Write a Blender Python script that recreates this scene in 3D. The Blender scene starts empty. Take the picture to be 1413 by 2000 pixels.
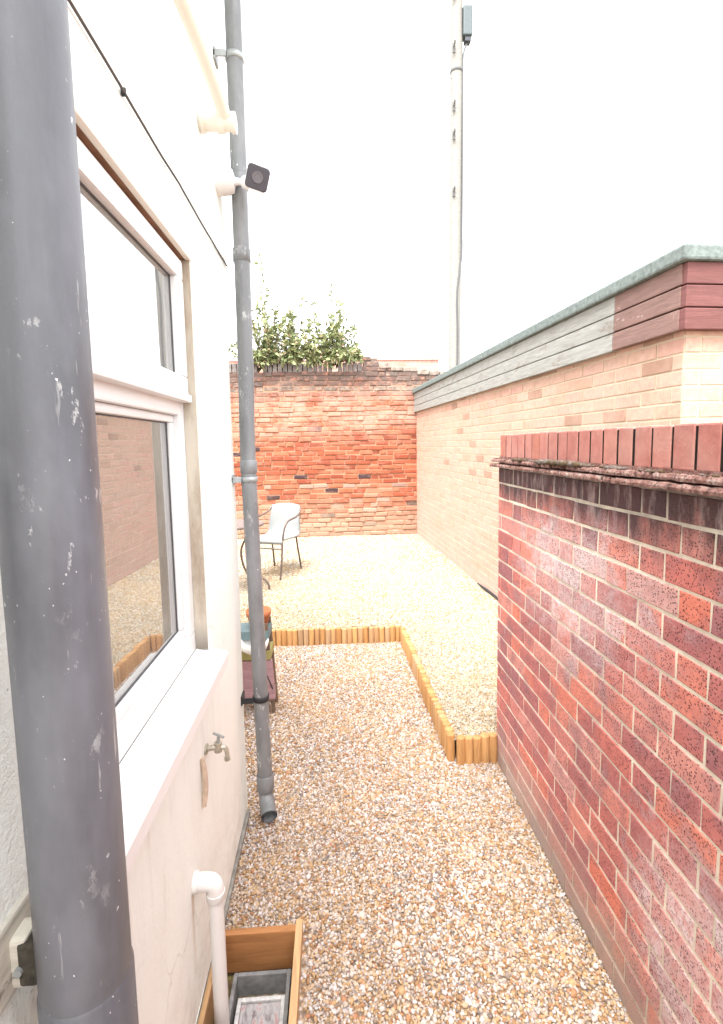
import bpy, bmesh, math, random
import numpy as np
from mathutils import Vector, Matrix, noise

# ------------------------------------------------------------------ camera, sky, sun, exposure
S = bpy.context.scene
COL = S.collection
CAM_H = 1.61
PITCH, ROLL, YAW = math.radians(5.5), math.radians(1.0), math.radians(3.2232)
fw = Vector((math.sin(YAW)*math.cos(PITCH), math.cos(YAW)*math.cos(PITCH), -math.sin(PITCH)))
r0 = Vector((math.cos(YAW), -math.sin(YAW), 0)); u0 = r0.cross(fw)
rt = math.cos(ROLL)*r0 - math.sin(ROLL)*u0
up = math.sin(ROLL)*r0 + math.cos(ROLL)*u0
cd = bpy.data.cameras.new("camera"); cam = bpy.data.objects.new("camera", cd); COL.objects.link(cam)
M = Matrix((rt, up, -fw)).transposed().to_4x4(); M.translation = (0, 0, CAM_H)
cam.matrix_world = M
cd.sensor_fit = 'HORIZONTAL'; cd.sensor_width = 36; cd.lens = 970/1413*36
cd.shift_y = -39/1413; cd.clip_start = .02; cd.clip_end = 2000
S.camera = cam

SUN_EL, SUN_AZ = math.radians(66), math.radians(205)     # azimuth clockwise from +Y
w = bpy.data.worlds.new("World"); S.world = w; w.use_nodes = True
nt = w.node_tree; bg = nt.nodes['Background']
sky = nt.nodes.new('ShaderNodeTexSky'); sky.sky_type = 'NISHITA'; sky.sun_disc = False
sky.sun_elevation = SUN_EL; sky.sun_rotation = SUN_AZ
sky.air_density = 1.0; sky.dust_density = 3.0
hs = nt.nodes.new('ShaderNodeHueSaturation'); hs.inputs['Saturation'].default_value = .12   # cloud cover takes the blue out
nt.links.new(sky.outputs[0], hs.inputs['Color']); nt.links.new(hs.outputs[0], bg.inputs[0])
bg.inputs[1].default_value = .15
sd = bpy.data.lights.new("sun", 'SUN'); sd.energy = 1.2; sd.angle = math.radians(40); sd.color = (1, .97, .92)
so = bpy.data.objects.new("sun", sd); COL.objects.link(so)
sv = Vector((math.sin(SUN_AZ)*math.cos(SUN_EL), math.cos(SUN_AZ)*math.cos(SUN_EL), math.sin(SUN_EL)))
so.rotation_euler = sv.to_track_quat('Z', 'Y').to_euler()
S.view_settings.view_transform = 'Standard'; S.view_settings.look = 'None'
S.view_settings.exposure = 2.6; S.view_settings.gamma = 1
S.cycles.use_denoising = True
S.cycles.max_bounces = 8

rng = random.Random(7)
nr = np.random.default_rng(11)

# ------------------------------------------------------------------ object helpers
def tag(o, label=None, cat=None, group=None, kind=None):
    if label: o['label'] = label
    if cat: o['category'] = cat
    if group: o['group'] = group
    if kind: o['kind'] = kind
    return o
def empty(name, loc, label, cat, group=None):
    o = bpy.data.objects.new(name, None); o.empty_display_size = .1
    COL.objects.link(o); o.location = loc
    return tag(o, label, cat, group)
class MB:
    """collects geometry in world coordinates; build() links it as one mesh object"""
    def __init__(s): s.v = []; s.f = []; s.c = []; s.sm = []
    def add(s, vs, fs, col=None, smooth=False):
        n = len(s.v); s.v += [tuple(v) for v in vs]
        for f in fs: s.f.append(tuple(i+n for i in f)); s.sm.append(smooth)
        s.c += [col or (0, 0, 0, 1)]*len(vs)
    def box(s, a, b, col=None):
        (x0, y0, z0), (x1, y1, z1) = a, b
        s.add([(x0,y0,z0),(x1,y0,z0),(x1,y1,z0),(x0,y1,z0),(x0,y0,z1),(x1,y0,z1),(x1,y1,z1),(x0,y1,z1)],
              [(0,3,2,1),(4,5,6,7),(0,1,5,4),(1,2,6,5),(2,3,7,6),(3,0,4,7)], col)
    def bbox(s, a, b, bev=.004, col=None, mat=None):
        """box with bevelled edges; mat: optional Matrix applied"""
        bm = bmesh.new(); a = Vector(a); b = Vector(b)
        bmesh.ops.create_cube(bm, size=1)
        for v in bm.verts: v.co = Vector([(a[i]+b[i])/2 + v.co[i]*(b[i]-a[i]) for i in range(3)])
        bmesh.ops.bevel(bm, geom=bm.edges[:], offset=bev, segments=2, affect='EDGES', profile=.6)
        if mat: bm.transform(mat)
        s.bm(bm, col)
    def bm(s, bm, col=None, smooth=False):
        bm.verts.index_update(); bm.verts.ensure_lookup_table()
        s.add([v.co.copy() for v in bm.verts], [[v.index for v in f.verts] for f in bm.faces], col, smooth); bm.free()
    def tube(s, pts, r, n=12, caps=True, col=None, smooth=True, hollow=False):
        pts = [Vector(p) for p in pts]; rs = r if isinstance(r, (list, tuple)) else [r]*len(pts)
        t = (pts[1]-pts[0]).normalized()
        a = t.orthogonal().normalized(); vs = []; fs = []
        for i, p in enumerate(pts):
            if i == 0: d = pts[1]-pts[0]
            elif i == len(pts)-1: d = pts[-1]-pts[-2]
            else: d = (pts[i+1]-p).normalized() + (p-pts[i-1]).normalized()
            d.normalize(); a = (a - d*a.dot(d)).normalized(); b = d.cross(a)
            for k in range(n):
                th = 2*math.pi*k/n; vs.append(p + (a*math.cos(th)+b*math.sin(th))*rs[i])
        for i in range(len(pts)-1):
            for k in range(n):
                k2 = (k+1) % n; fs.append((i*n+k, i*n+k2, (i+1)*n+k2, (i+1)*n+k))
        s.add(vs, fs, col, smooth)
        if caps:
            m = len(pts)-1
            s.add([vs[k] for k in range(n)][::-1], [tuple(range(n))], col)
            s.add([vs[m*n+k] for k in range(n)], [tuple(range(n))], col)
    def cyl(s, p, q, r, n=24, **k): s.tube([p, q], r, n, **k)
    def build(s, name, mat, parent=None, label=None):
        me = bpy.data.meshes.new(name); me.from_pydata(s.v, [], s.f); me.validate()
        me.update()
        me.polygons.foreach_set('use_smooth', s.sm if len(s.sm) == len(me.polygons) else [False]*len(me.polygons))
        at = me.attributes.new('tint', 'FLOAT_COLOR', 'POINT')
        at.data.foreach_set('color', np.array(s.c, np.float32).ravel())
        o = bpy.data.objects.new(name, me); COL.objects.link(o); me.materials.append(mat)
        if parent:
            o.parent = parent
            p = parent; off = Matrix.Identity(4)
            while p: off = p.matrix_basis @ off; p = p.parent
            o.matrix_basis = off.inverted()       # geometry is in world coordinates
        if label: o['label'] = label
        return o
def arc(c, u, v, r, a0, a1, n):
    c = Vector(c); u = Vector(u); v = Vector(v)
    return [c + u*(r*math.cos(a0+(a1-a0)*i/n)) + v*(r*math.sin(a0+(a1-a0)*i/n)) for i in range(n+1)]
def spline(pts, n=8):
    pts = [Vector(p) for p in pts]; P = [pts[0]*2-pts[1]] + pts + [pts[-1]*2-pts[-2]]; out = []
    for i in range(1, len(P)-2):
        for k in range(n):
            t = k/n; a, b, c, d = P[i-1], P[i], P[i+1], P[i+2]
            out.append(.5*((2*b)+(c-a)*t+(2*a-5*b+4*c-d)*t*t+(3*b-a-3*c+d)*t**3))
    return out + [pts[-1]]

# ------------------------------------------------------------------ material helpers
class NT:
    def __init__(s, name, rough=.8, spec=.3):
        s.m = bpy.data.materials.new(name); s.m.use_nodes = True; s.t = s.m.node_tree
        s.b = s.t.nodes['Principled BSDF']; s.b.inputs['Roughness'].default_value = rough
        s.b.inputs['Specular IOR Level'].default_value = spec
        s.tc = s.t.nodes.new('ShaderNodeTexCoord')
    def n(s, typ, **kw):
        o = s.t.nodes.new(typ)
        for k, v in kw.items():
            if k.startswith('_'): setattr(o, k[1:], v)
            else: s.set(o.inputs[k.replace('__', ' ')], v)
        return o
    def set(s, sock, v):
        if isinstance(v, bpy.types.NodeSocket): s.t.links.new(v, sock)
        elif hasattr(sock.default_value, '__len__') and not hasattr(v, '__len__'): sock.default_value = [v]*len(sock.default_value)
        elif hasattr(v, '__len__') and len(v) == 3 and len(sock.default_value) == 4: sock.default_value = (*v, 1)
        else: sock.default_value = v
    def map(s, scale=(1, 1, 1), loc=(0, 0, 0)):
        o = s.t.nodes.new('ShaderNodeMapping'); o.inputs['Scale'].default_value = scale; o.inputs['Location'].default_value = loc
        s.t.links.new(s.tc.outputs['Object'], o.inputs[0]); return o.outputs[0]
    def noise(s, scale, detail=4, rough=.6, vec=None, dist=0):
        o = s.n('ShaderNodeTexNoise'); o.inputs['Scale'].default_value = scale; o.inputs['Detail'].default_value = detail
        o.inputs['Roughness'].default_value = rough; o.inputs['Distortion'].default_value = dist
        s.t.links.new(vec or s.tc.outputs['Object'], o.inputs['Vector']); return o.outputs['Fac']
    def voro(s, scale, feature='F1', vec=None, out='Distance', rnd=1):
        o = s.n('ShaderNodeTexVoronoi', _feature=feature); o.inputs['Scale'].default_value = scale
        o.inputs['Randomness'].default_value = rnd
        s.t.links.new(vec or s.tc.outputs['Object'], o.inputs['Vector']); return o.outputs[out]
    def ramp(s, fac, stops, interp='LINEAR'):
        o = s.n('ShaderNodeValToRGB'); r = o.color_ramp; r.interpolation = interp
        while len(r.elements) < len(stops): r.elements.new(.5)
        for e, (p, c) in zip(r.elements, stops):
            e.position = p; e.color = (c, c, c, 1) if not hasattr(c, '__len__') else (*c, 1)
        s.set(o.inputs[0], fac); return o.outputs[0]
    def mix(s, fac, a, b, mode='MIX'):
        o = s.t.nodes.new('ShaderNodeMix'); o.data_type = 'RGBA'; o.blend_type = mode
        s.set(o.inputs[0], fac); s.set(o.inputs[6], a); s.set(o.inputs[7], b); return o.outputs[2]
    def math(s, op, a, b=0.):
        o = s.t.nodes.new('ShaderNodeMath'); o.operation = op; s.set(o.inputs[0], a); s.set(o.inputs[1], b); return o.outputs[0]
    def rng(s, v, a, b, c=0., d=1.):
        o = s.t.nodes.new('ShaderNodeMapRange'); s.set(o.inputs[0], v)
        for i, x in enumerate((a, b, c, d)): o.inputs[i+1].default_value = x
        return o.outputs[0]
    def xyz(s):
        o = s.t.nodes.new('ShaderNodeSeparateXYZ'); s.t.links.new(s.tc.outputs['Object'], o.inputs[0]); return o.outputs
    def tint(s):
        a = s.n('ShaderNodeAttribute', _attribute_name='tint')
        o = s.t.nodes.new('ShaderNodeSeparateColor'); s.t.links.new(a.outputs['Color'], o.inputs[0]); return o.outputs
    def bump(s, h, strength=.4, dist=.01):
        o = s.n('ShaderNodeBump'); o.inputs['Strength'].default_value = strength; o.inputs['Distance'].default_value = dist
        s.set(o.inputs['Height'], h); s.t.links.new(o.outputs[0], s.b.inputs['Normal']); return o
    def col(s, c): s.set(s.b.inputs['Base Color'], c)
    def done(s, **k):
        for kk, v in k.items(): s.set(s.b.inputs[kk.replace('__', ' ')], v)
        return s.m

def plain(name, c, rough=.6, spec=.4, var=.12, scale=30, metal=0., bump=.1):
    m = NT(name, rough, spec); n = m.noise(scale, 5)
    d = tuple(x*(1-var) for x in c); e = tuple(min(1, x*(1+var)) for x in c)
    m.col(m.ramp(n, [(.3, d), (.7, e)])); m.bump(m.noise(scale*4, 4), bump, .003)
    return m.done(Metallic=metal)

# --- masonry paint of the house
def mat_render():
    m = NT('cream_render', .85, .2); X, Y, Z = m.xyz()
    base = m.mix(m.noise(2.2, 5), (.85, .885, .83), (.86, .895, .86))
    # old drips and grime, streaked downwards, mostly by the nearest stretch behind the soil pipe
    st = m.noise(7, 6, .7, m.map((1, 1, .22)))
    near = m.rng(Y, .70, .60)
    g = m.math('MULTIPLY', m.rng(st, .5, .68), m.math('ADD', m.math('MULTIPLY', near, .6), .08))
    base = m.mix(g, base, (.40, .36, .29))
    spk = m.math('MULTIPLY', m.rng(m.voro(60), .18, .08), m.math('MULTIPLY', m.rng(m.noise(9), .5, .62), near))
    base = m.mix(m.math('MULTIPLY', spk, .8), base, (.16, .14, .12))
    foot = m.math('MULTIPLY', m.rng(Z, .34, .03), m.rng(m.noise(16, 6, .7), .42, .62))
    base = m.mix(m.math('MULTIPLY', foot, .45), base, (.47, .45, .38))
    flake = m.rng(m.noise(11, 8, .75), .67, .70)
    base = m.mix(m.math('MULTIPLY', flake, .35), base, (.66, .60, .50))
    cw = m.n('ShaderNodeVectorMath', _operation='MULTIPLY_ADD'); nz = m.n('ShaderNodeTexNoise'); nz.inputs['Scale'].default_value = 5; nz.inputs['Detail'].default_value = 6
    m.t.links.new(m.tc.outputs['Object'], nz.inputs['Vector']); m.t.links.new(nz.outputs['Color'], cw.inputs[0]); cw.inputs[1].default_value = (.22, .22, .22); m.t.links.new(m.tc.outputs['Object'], cw.inputs[2])
    ck = m.math('MULTIPLY', m.rng(m.voro(1.7, 'DISTANCE_TO_EDGE', cw.outputs[0]), .0075, .002), m.rng(m.noise(2.3, 3), .50, .58))
    base = m.mix(m.math('MULTIPLY', ck, .22), base, (.42, .38, .31))
    # runs of grime below the sill and the rust run below the waste pipe
    run = m.math('MULTIPLY', m.math('MULTIPLY', m.rng(m.noise(13, 6, .7, m.map((1, 1, .10))), .52, .70), m.rng(Z, .30, .86)), m.rng(Z, .90, .89))
    base = m.mix(m.math('MULTIPLY', run, .32), base, (.50, .44, .34))
    rs = m.math('MULTIPLY', m.math('MULTIPLY', m.rng(m.math('ABSOLUTE', m.math('SUBTRACT', Y, m.math('ADD', 1.262, m.math('MULTIPLY', m.noise(20, 3), .012)))), .016, .003), m.rng(Z, .12, .36)), m.rng(Z, .41, .40))
    base = m.mix(m.math('MULTIPLY', rs, .6), base, (.52, .37, .24))
    m.col(base)
    h = m.math('ADD', m.math('MULTIPLY', m.noise(14, 6), .8), m.math('MULTIPLY', m.math('MULTIPLY', m.noise(110, 4, .7), near), 1.6))
    h = m.math('ADD', h, m.math('MULTIPLY', m.noise(90, 4, .7), .12))
    m.bump(h, .35, .012)
    return m.done()
def mat_grey_pvc(name, c=(.105, .108, .118), spots=1., weather=.5):
    m = NT(name, .34, .6); sv = m.map((1, 1, .16))
    n = m.noise(22, 6, .65, sv)
    a = m.mix(m.rng(n, .3, .7), tuple(x*.82 for x in c), tuple(x*1.25 for x in c))
    bl = m.rng(m.noise(8, 4, .6, m.map((1, 1, .5))), .45, .75)
    a = m.mix(m.math('MULTIPLY', bl, weather), a, tuple(x*2.1 for x in c))
    # flecks of white masonry paint
    f = m.math('MULTIPLY', m.rng(m.math('ADD', m.voro(120, vec=m.map((1, 1, .6))), m.math('MULTIPLY', m.noise(300, 2), .3)), .235, .205), m.rng(m.noise(11, 3), .52, .60))
    f2 = m.math('MULTIPLY', m.rng(m.math('ADD', m.voro(30, vec=m.map((1, 1, .7))), m.math('MULTIPLY', m.noise(220, 3), .22)), .19, .17), m.rng(m.noise(5, 3), .5, .54))
    f3 = m.math('MULTIPLY', m.rng(m.noise(70, 3, .6, m.map((1, 1, .12))), .68, .74), .45)
    f3 = m.math('MAXIMUM', f3, m.math('MULTIPLY', m.math('MULTIPLY', m.rng(m.noise(26, 6, .75, m.map((1, 1, .5))), .60, .63), m.rng(m.noise(4, 3), .50, .58)), .55))
    ff = m.math('MULTIPLY', m.math('MAXIMUM', m.math('MAXIMUM', f, f2), f3), spots)
    a = m.mix(ff, a, (.66, .66, .64)); m.col(a)
    m.bump(m.math('ADD', m.noise(120, 4), m.math('MULTIPLY', ff, .4)), .08, .004)
    rr = m.rng(n, .3, .7, .28, .58)
    return m.done(Roughness=rr)
def mat_white(name, c=(.80, .80, .79), rough=.35):
    m = NT(name, rough, .45)
    d = m.math('MULTIPLY', m.rng(m.noise(9, 6, .7), .56, .76), .35)
    m.col(m.mix(d, c, tuple(x*y for x, y in zip(c, (.80, .76, .68))))); m.bump(m.noise(60), .03, .003)
    return m.done()
def mat_brick(name, stops, kind):
    """stops: colours picked per brick by the tint attribute"""
    m = NT(name, .88, .2); X, Y, Z = m.xyz(); T = m.tint()
    c = m.ramp(T[0], stops)
    bl = m.noise(28 if kind != 'old' else 14, 5, .65)
    c = m.mix(m.rng(bl, .35, .72, 0, .55), c, m.mix(1., c, (.62, .52, .56), 'MULTIPLY'))
    h = m.noise(70, 6, .7)
    if kind == 'pitted':
        # dimpled face of a rustic brick, burnt purple in clouds
        c = m.mix(m.rng(m.noise(9, 4, .6), .48, .68, 0, .7), c, (.26, .12, .13))
        v = m.voro(150); dn = m.math('ADD', v, m.math('MULTIPLY', m.noise(190, 3), .25))
        pit = m.rng(dn, .50, .38)
        pk = m.math('MULTIPLY', pit, m.math('MULTIPLY', m.rng(T[1], .0, .35, .45, 1.), m.rng(m.noise(12, 3), .34, .50, .45, 1.)))
        c = m.mix(m.math('MULTIPLY', pk, .92), c, (.072, .030, .032))
        sp = m.math('MULTIPLY', m.rng(m.noise(210, 3, .6), .60, .68), .45)
        c = m.mix(sp, c, (.55, .36, .33))
        h = m.math('SUBTRACT', m.math('MULTIPLY', h, .5), m.math('MULTIPLY', pk, 2.0))
        # salts: two bloom patches and a scatter, thin on the proud faces
        yz = m.n('ShaderNodeVectorMath', _operation='DISTANCE'); m.t.links.new(m.map((0, 1, 1.7)), yz.inputs[0]); yz.inputs[1].default_value = (0, 1.62, 1.93)
        p1 = m.rng(yz.outputs['Value'], .62, .05)
        yz2 = m.n('ShaderNodeVectorMath', _operation='DISTANCE'); m.t.links.new(m.map((0, 1, 1)), yz2.inputs[0]); yz2.inputs[1].default_value = (0, .93, .42)
        p2 = m.rng(yz2.outputs['Value'], .36, .04)
        nn = m.noise(9, 9, .80)
        e = m.rng(m.math('ADD', nn, m.math('MULTIPLY', m.math('MAXIMUM', p1, m.math('MULTIPLY', p2, 1.15)), .42)), .56, .82)
        e = m.math('MULTIPLY', m.math('MULTIPLY', e, m.rng(T[2], 0, 1, .35, 1.)), m.math('MULTIPLY', m.math('SUBTRACT', 1., m.math('MULTIPLY', pk, .75)), m.rng(m.noise(60, 4, .7), .36, .56, .35, 1.)))
        c = m.mix(m.math('MULTIPLY', e, .85), c, (.76, .66, .66))
        # soot under the ledge, lime and splash at the foot
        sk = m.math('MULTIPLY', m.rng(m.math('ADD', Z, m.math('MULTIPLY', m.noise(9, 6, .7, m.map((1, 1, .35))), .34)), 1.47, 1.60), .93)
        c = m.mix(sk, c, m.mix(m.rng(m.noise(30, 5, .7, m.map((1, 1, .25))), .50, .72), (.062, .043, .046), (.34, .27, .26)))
        ft = m.math('MULTIPLY', m.rng(m.math('SUBTRACT', Z, m.math('MULTIPLY', m.noise(6, 5), .3)), .10, -.10), .72)
        c = m.mix(ft, c, (.36, .31, .26))
    elif kind == 'old':
        h2 = m.noise(5, 7, .7)
        # spalled pale patches, orange middle band, lichen and soot near the top
        pal = m.math('MULTIPLY', m.rng(m.noise(2.6, 8, .76, m.map((1, 1, 1.6))), .40, .58), m.rng(Z, 1.55, 2.0))
        c = m.mix(m.math('MULTIPLY', pal, .75), c, (.48, .29, .23))
        pal2 = m.math('MULTIPLY', m.rng(m.noise(6, 7, .72, m.map((1, 1, 2.2))), .52, .66), .55)
        c = m.mix(m.math('MULTIPLY', pal2, .8), c, (.44, .23, .17))
        led = m.math('MULTIPLY', m.rng(m.math('ABSOLUTE', m.math('SUBTRACT', Z, m.math('ADD', 2.42, m.math('MULTIPLY', m.noise(4, 4), .14)))), .07, .03), m.rng(m.noise(9, 5), .35, .5))
        c = m.mix(m.math('MULTIPLY', led, .8), c, (.44, .35, .27))
        drk = m.math('MULTIPLY', m.rng(m.noise(11, 5, .7, m.map((1, 1, 2))), .62, .70), .7)
        c = m.mix(drk, c, (.13, .085, .07))
        low = m.math('MULTIPLY', m.rng(m.math('SUBTRACT', Z, m.math('MULTIPLY', h2, .7)), .42, .02), .6)
        c = m.mix(low, c, (.40, .30, .22))
        top = m.math('MULTIPLY', m.rng(m.math('ADD', Z, m.math('MULTIPLY', h2, .7)), 2.62, 2.92), m.rng(m.noise(13, 6, .75), .30, .50))
        c = m.mix(m.math('MULTIPLY', top, .85), c, (.085, .072, .065))
        h = m.math('ADD', h, m.math('MULTIPLY', m.noise(18, 6, .7), 1.6))
    else:
        e = m.rng(m.noise(3.2, 7, .7), .45, .8)
        c = m.mix(m.math('MULTIPLY', e, .6), c, (.50, .36, .31))
        fo = m.math('MULTIPLY', m.rng(Z, 1.5, .2), .55)
        c = m.mix(m.math('MULTIPLY', fo, m.rng(m.noise(1.7, 6), .3, .6)), c, (.52, .38, .34))
    m.col(c); m.bump(h, .5 if kind == 'pitted' else .45, .006)
    return m.done()
def mat_mortar(name, a, b, dirt=None):
    m = NT(name, .95, .1); X, Y, Z = m.xyz()
    c = m.mix(m.rng(m.noise(9, 6, .7), .35, .7), a, b)
    if dirt:
        z0, z1, dc = dirt
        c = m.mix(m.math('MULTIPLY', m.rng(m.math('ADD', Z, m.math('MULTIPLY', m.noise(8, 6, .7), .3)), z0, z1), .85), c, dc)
        c = m.mix(m.math('MULTIPLY', m.rng(m.math('SUBTRACT', Z, m.math('MULTIPLY', m.noise(5, 5), .25)), .12, -.1), .6), c, (.33, .28, .22))
    m.col(c); m.bump(m.noise(120, 5, .7), .5, .004)
    return m.done()
GRAV = [(.0, (0.483, 0.403, 0.337)), (.16, (0.420, 0.279, 0.153)), (.30, (0.542, 0.476, 0.443)), (.46, (0.298, 0.170, 0.092)), (.55, (0.470, 0.341, 0.229)),
        (.68, (0.200, 0.170, 0.157)), (.74, (0.583, 0.540, 0.542)), (.86, (0.378, 0.189, 0.108)), (.92, (0.342, 0.293, 0.274))]
GRAV2 = [(.0, (0.446, 0.395, 0.303)), (.18, (0.409, 0.323, 0.210)), (.34, (0.485, 0.443, 0.374)), (.56, (0.341, 0.252, 0.151)), (.64, (0.446, 0.372, 0.269)),
         (.80, (0.260, 0.228, 0.182)), (.85, (0.496, 0.468, 0.420)), (.94, (0.348, 0.228, 0.129))]
def mat_stone(name, pal, low=.5):
    m = NT(name, .8, .25); T = m.tint()
    c = m.ramp(T[0], pal, 'CONSTANT')
    c = m.mix(m.rng(m.noise(150, 3), .3, .7, 0, .35), c, m.mix(1., c, (.62, .58, .52), 'MULTIPLY'))
    big = m.rng(m.noise(2.3, 4), .38, .66)
    c = m.mix(m.math('MULTIPLY', big, .22), c, (.58, .36, .15))
    m.col(c); return m.done()
def mat_gravel_bed(name, pal, scale):
    m = NT(name, .9, .15)
    v = m.n('ShaderNodeTexVoronoi'); v.inputs['Scale'].default_value = scale; m.t.links.new(m.tc.outputs['Object'], v.inputs['Vector'])
    sc = m.t.nodes.new('ShaderNodeSeparateColor'); m.t.links.new(v.outputs['Color'], sc.inputs[0])
    c = m.ramp(sc.outputs[0], pal, 'CONSTANT')
    c = m.mix(m.rng(v.outputs['Distance'], .35, .75, 0, .8), c, (.16, .11, .07))
    m.col(c); m.bump(m.math('SUBTRACT', 1., v.outputs['Distance']), .8, .01)
    return m.done()
def mat_wood(name, c, axis=2, rough=.7):
    m = NT(name, rough, .3); T = m.tint()
    sc = [14, 14, 14]; sc[axis] = 1.2
    g = m.noise(4, 6, .65, m.map(sc), .6)
    a = m.ramp(g, [(.3, tuple(x*.72 for x in c)), (.5, c), (.72, tuple(min(1, x*1.22) for x in c))])
    a = m.mix(m.math('MULTIPLY', T[0], .75), a, m.mix(1., a, (.70, .58, .46), 'MULTIPLY'))
    a = m.mix(m.math('MULTIPLY', m.rng(T[1], .6, 1.), .4), a, (.36, .30, .22))
    kn = m.rng(m.voro(9, vec=m.map([3 if i != axis else 1 for i in range(3)])), .09, .05)
    a = m.mix(m.math('MULTIPLY', kn, .6), a, tuple(x*.4 for x in c))
    m.col(a); m.bump(g, .25, .004); return m.done()
def mat_board(name, c, peel, under):
    m = NT(name, .75, .3)
    g = m.noise(5, 6, .7, m.map((1.2, 1.2, 14)), .4)
    a = m.mix(m.rng(g, .35, .7), tuple(x*.78 for x in c), tuple(min(1, x*1.2) for x in c))
    p = m.rng(m.noise(6, 8, .75, m.map((1, 1, 2.5))), peel, peel+.05)
    a = m.mix(m.math('MULTIPLY', p, .8), a, under); m.col(a)
    m.bump(m.math('ADD', g, m.math('MULTIPLY', p, -.4)), .4, .006); return m.done()

MT = {}
MT['render'] = mat_render()
MT['pvc_near'] = mat_grey_pvc('grey_soil_pipe', (.098, .102, .114), .9, .6)
MT['pvc'] = mat_grey_pvc('grey_downpipe', (.15, .155, .16), .8, .6)
MT['white'] = mat_white('white_upvc'); MT['pipe_white'] = mat_white('white_waste_pipe', (.74, .73, .71), .4)
MT['cream_paint'] = mat_white('old_cream_paint', (.80, .775, .69), .6)
MT['sill'] = mat_white('white_sill_paint', (.82, .82, .80), .6)
MT['soffit'] = plain('bare_brown_lintel', (.30, .17, .11), .85, .2, .25, 12)
MT['dark'] = plain('dark_gap', (.035, .032, .03), .8, .2)
MT['black'] = plain('black_rubber', (.03, .03, .032), .6, .3)
MT['brick'] = mat_brick('pitted_red_brick', [(0, (0.363, 0.154, 0.158)), (.12, (0.436, 0.164, 0.158)), (.45, (0.581, 0.191, 0.158)), (.65, (0.639, 0.282, 0.241)), (.85, (0.697, 0.218, 0.148)), (1, (0.609, 0.364, 0.334))], 'pitted')
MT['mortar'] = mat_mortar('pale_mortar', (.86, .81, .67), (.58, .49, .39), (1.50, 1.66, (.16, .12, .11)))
MT['cop'] = mat_brick('coping_brick', [(0, (.42, .165, .135)), (.5, (.50, .22, .18)), (1, (.46, .19, .14))], 'new')
_m = NT('lichen_creasing_tile', .95, .1); _c = _m.ramp(_m.noise(36, 6, .75), [(.3, (.09, .055, .05)), (.45, (.25, .13, .11)), (.56, (.36, .22, .19)), (.68, (.46, .38, .34))])
_m.col(_m.mix(_m.rng(_m.noise(90, 4), .56, .62, 0, .8), _c, (.06, .045, .04))); _m.bump(_m.noise(140, 6, .75), 1., .008); MT['tile'] = _m.done()
MT['moss'] = NT('moss', 1, .05); _m = MT['moss']; _m.col(_m.ramp(_m.noise(16, 5, .7), [(.35, (.075, .05, .015)), (.5, (.09, .065, .045)), (.6, (.15, .125, .115)), (.72, (.10, .075, .02))])); _m.bump(_m.noise(180, 4), .8, .004); MT['moss'] = _m.done()
MT['old'] = mat_brick('old_orange_brick', [(0, (0.216, 0.056, 0.031)), (.3, (0.331, 0.090, 0.047)), (.6, (0.397, 0.127, 0.066)), (.85, (0.432, 0.194, 0.118)), (.95, (0.360, 0.245, 0.196)), (.985, (0.064, 0.044, 0.039)), (1, (0.058, 0.037, 0.039))], 'old')
MT['oldmortar'] = mat_mortar('lime_mortar', (.42, .25, .17), (.36, .19, .12), (2.62, 2.86, (.12, .10, .09)))
MT['buff'] = mat_brick('buff_brick', [(0, (0.334, 0.211, 0.152)), (.06, (0.383, 0.246, 0.180)), (.18, (0.500, 0.330, 0.241)), (.6, (0.550, 0.374, 0.286)), (1, (0.567, 0.339, 0.268))], 'new')
MT['buffmortar'] = mat_mortar('buff_mortar', (.55, .46, .34), (.51, .43, .33))
MT['stone'] = mat_stone('gravel_stone', GRAV); MT['stone2'] = mat_stone('pale_gravel_stone', GRAV2)
MT['grav'] = mat_gravel_bed('gravel_ground', GRAV, 85); MT['grav2'] = mat_gravel_bed('pale_gravel_ground', GRAV2, 80)
MT['soil'] = plain('bare_ground', (.22, .19, .14), .95, .1, .35, 3)
MT['log'] = mat_wood('treated_log', (.47, .26, .105)); MT['logtop'] = MT['log']
MT['pine_x'] = mat_wood('pine_board', (.46, .235, .10), 0); MT['pine_y'] = mat_wood('pine_board_long', (.56, .37, .20), 1)
MT['felt'] = plain('green_grey_roof_felt', (.165, .195, .187), .95, .1, .3, 40, bump=.6)
MT['board_pale'] = mat_board('peeling_pale_board', (.285, .287, .268), .56, (.20, .17, .14))
MT['board_mauve'] = mat_board('faded_mauve_board', (.20, .122, .105), .62, (.42, .33, .30))
MT['board_red'] = mat_board('dark_red_board', (.16, .064, .060), .66, (.30, .22, .2))
MT['pole'] = mat_board('weathered_pole_timber', (.25, .24, .22), .6, (.205, .19, .17))
MT['pole_iron'] = plain('pole_iron', (.12, .12, .12), .7)
MT['galv'] = plain('galvanised_steel', (.36, .38, .38), .5, .5, .15, 30, .5)
MT['steel_dark'] = plain('bronze_chair_tube', (.13, .10, .085), .45, .5, .15, 30, .3)

# ------------------------------------------------------------------ ground
mb = MB(); mb.add([(-400, -400, -.12), (400, -400, -.12), (400, 400, -.12), (-400, 400, -.12)], [(0, 1, 2, 3)])
tag(mb.build('ground', MT['soil']), kind='structure')
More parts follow.
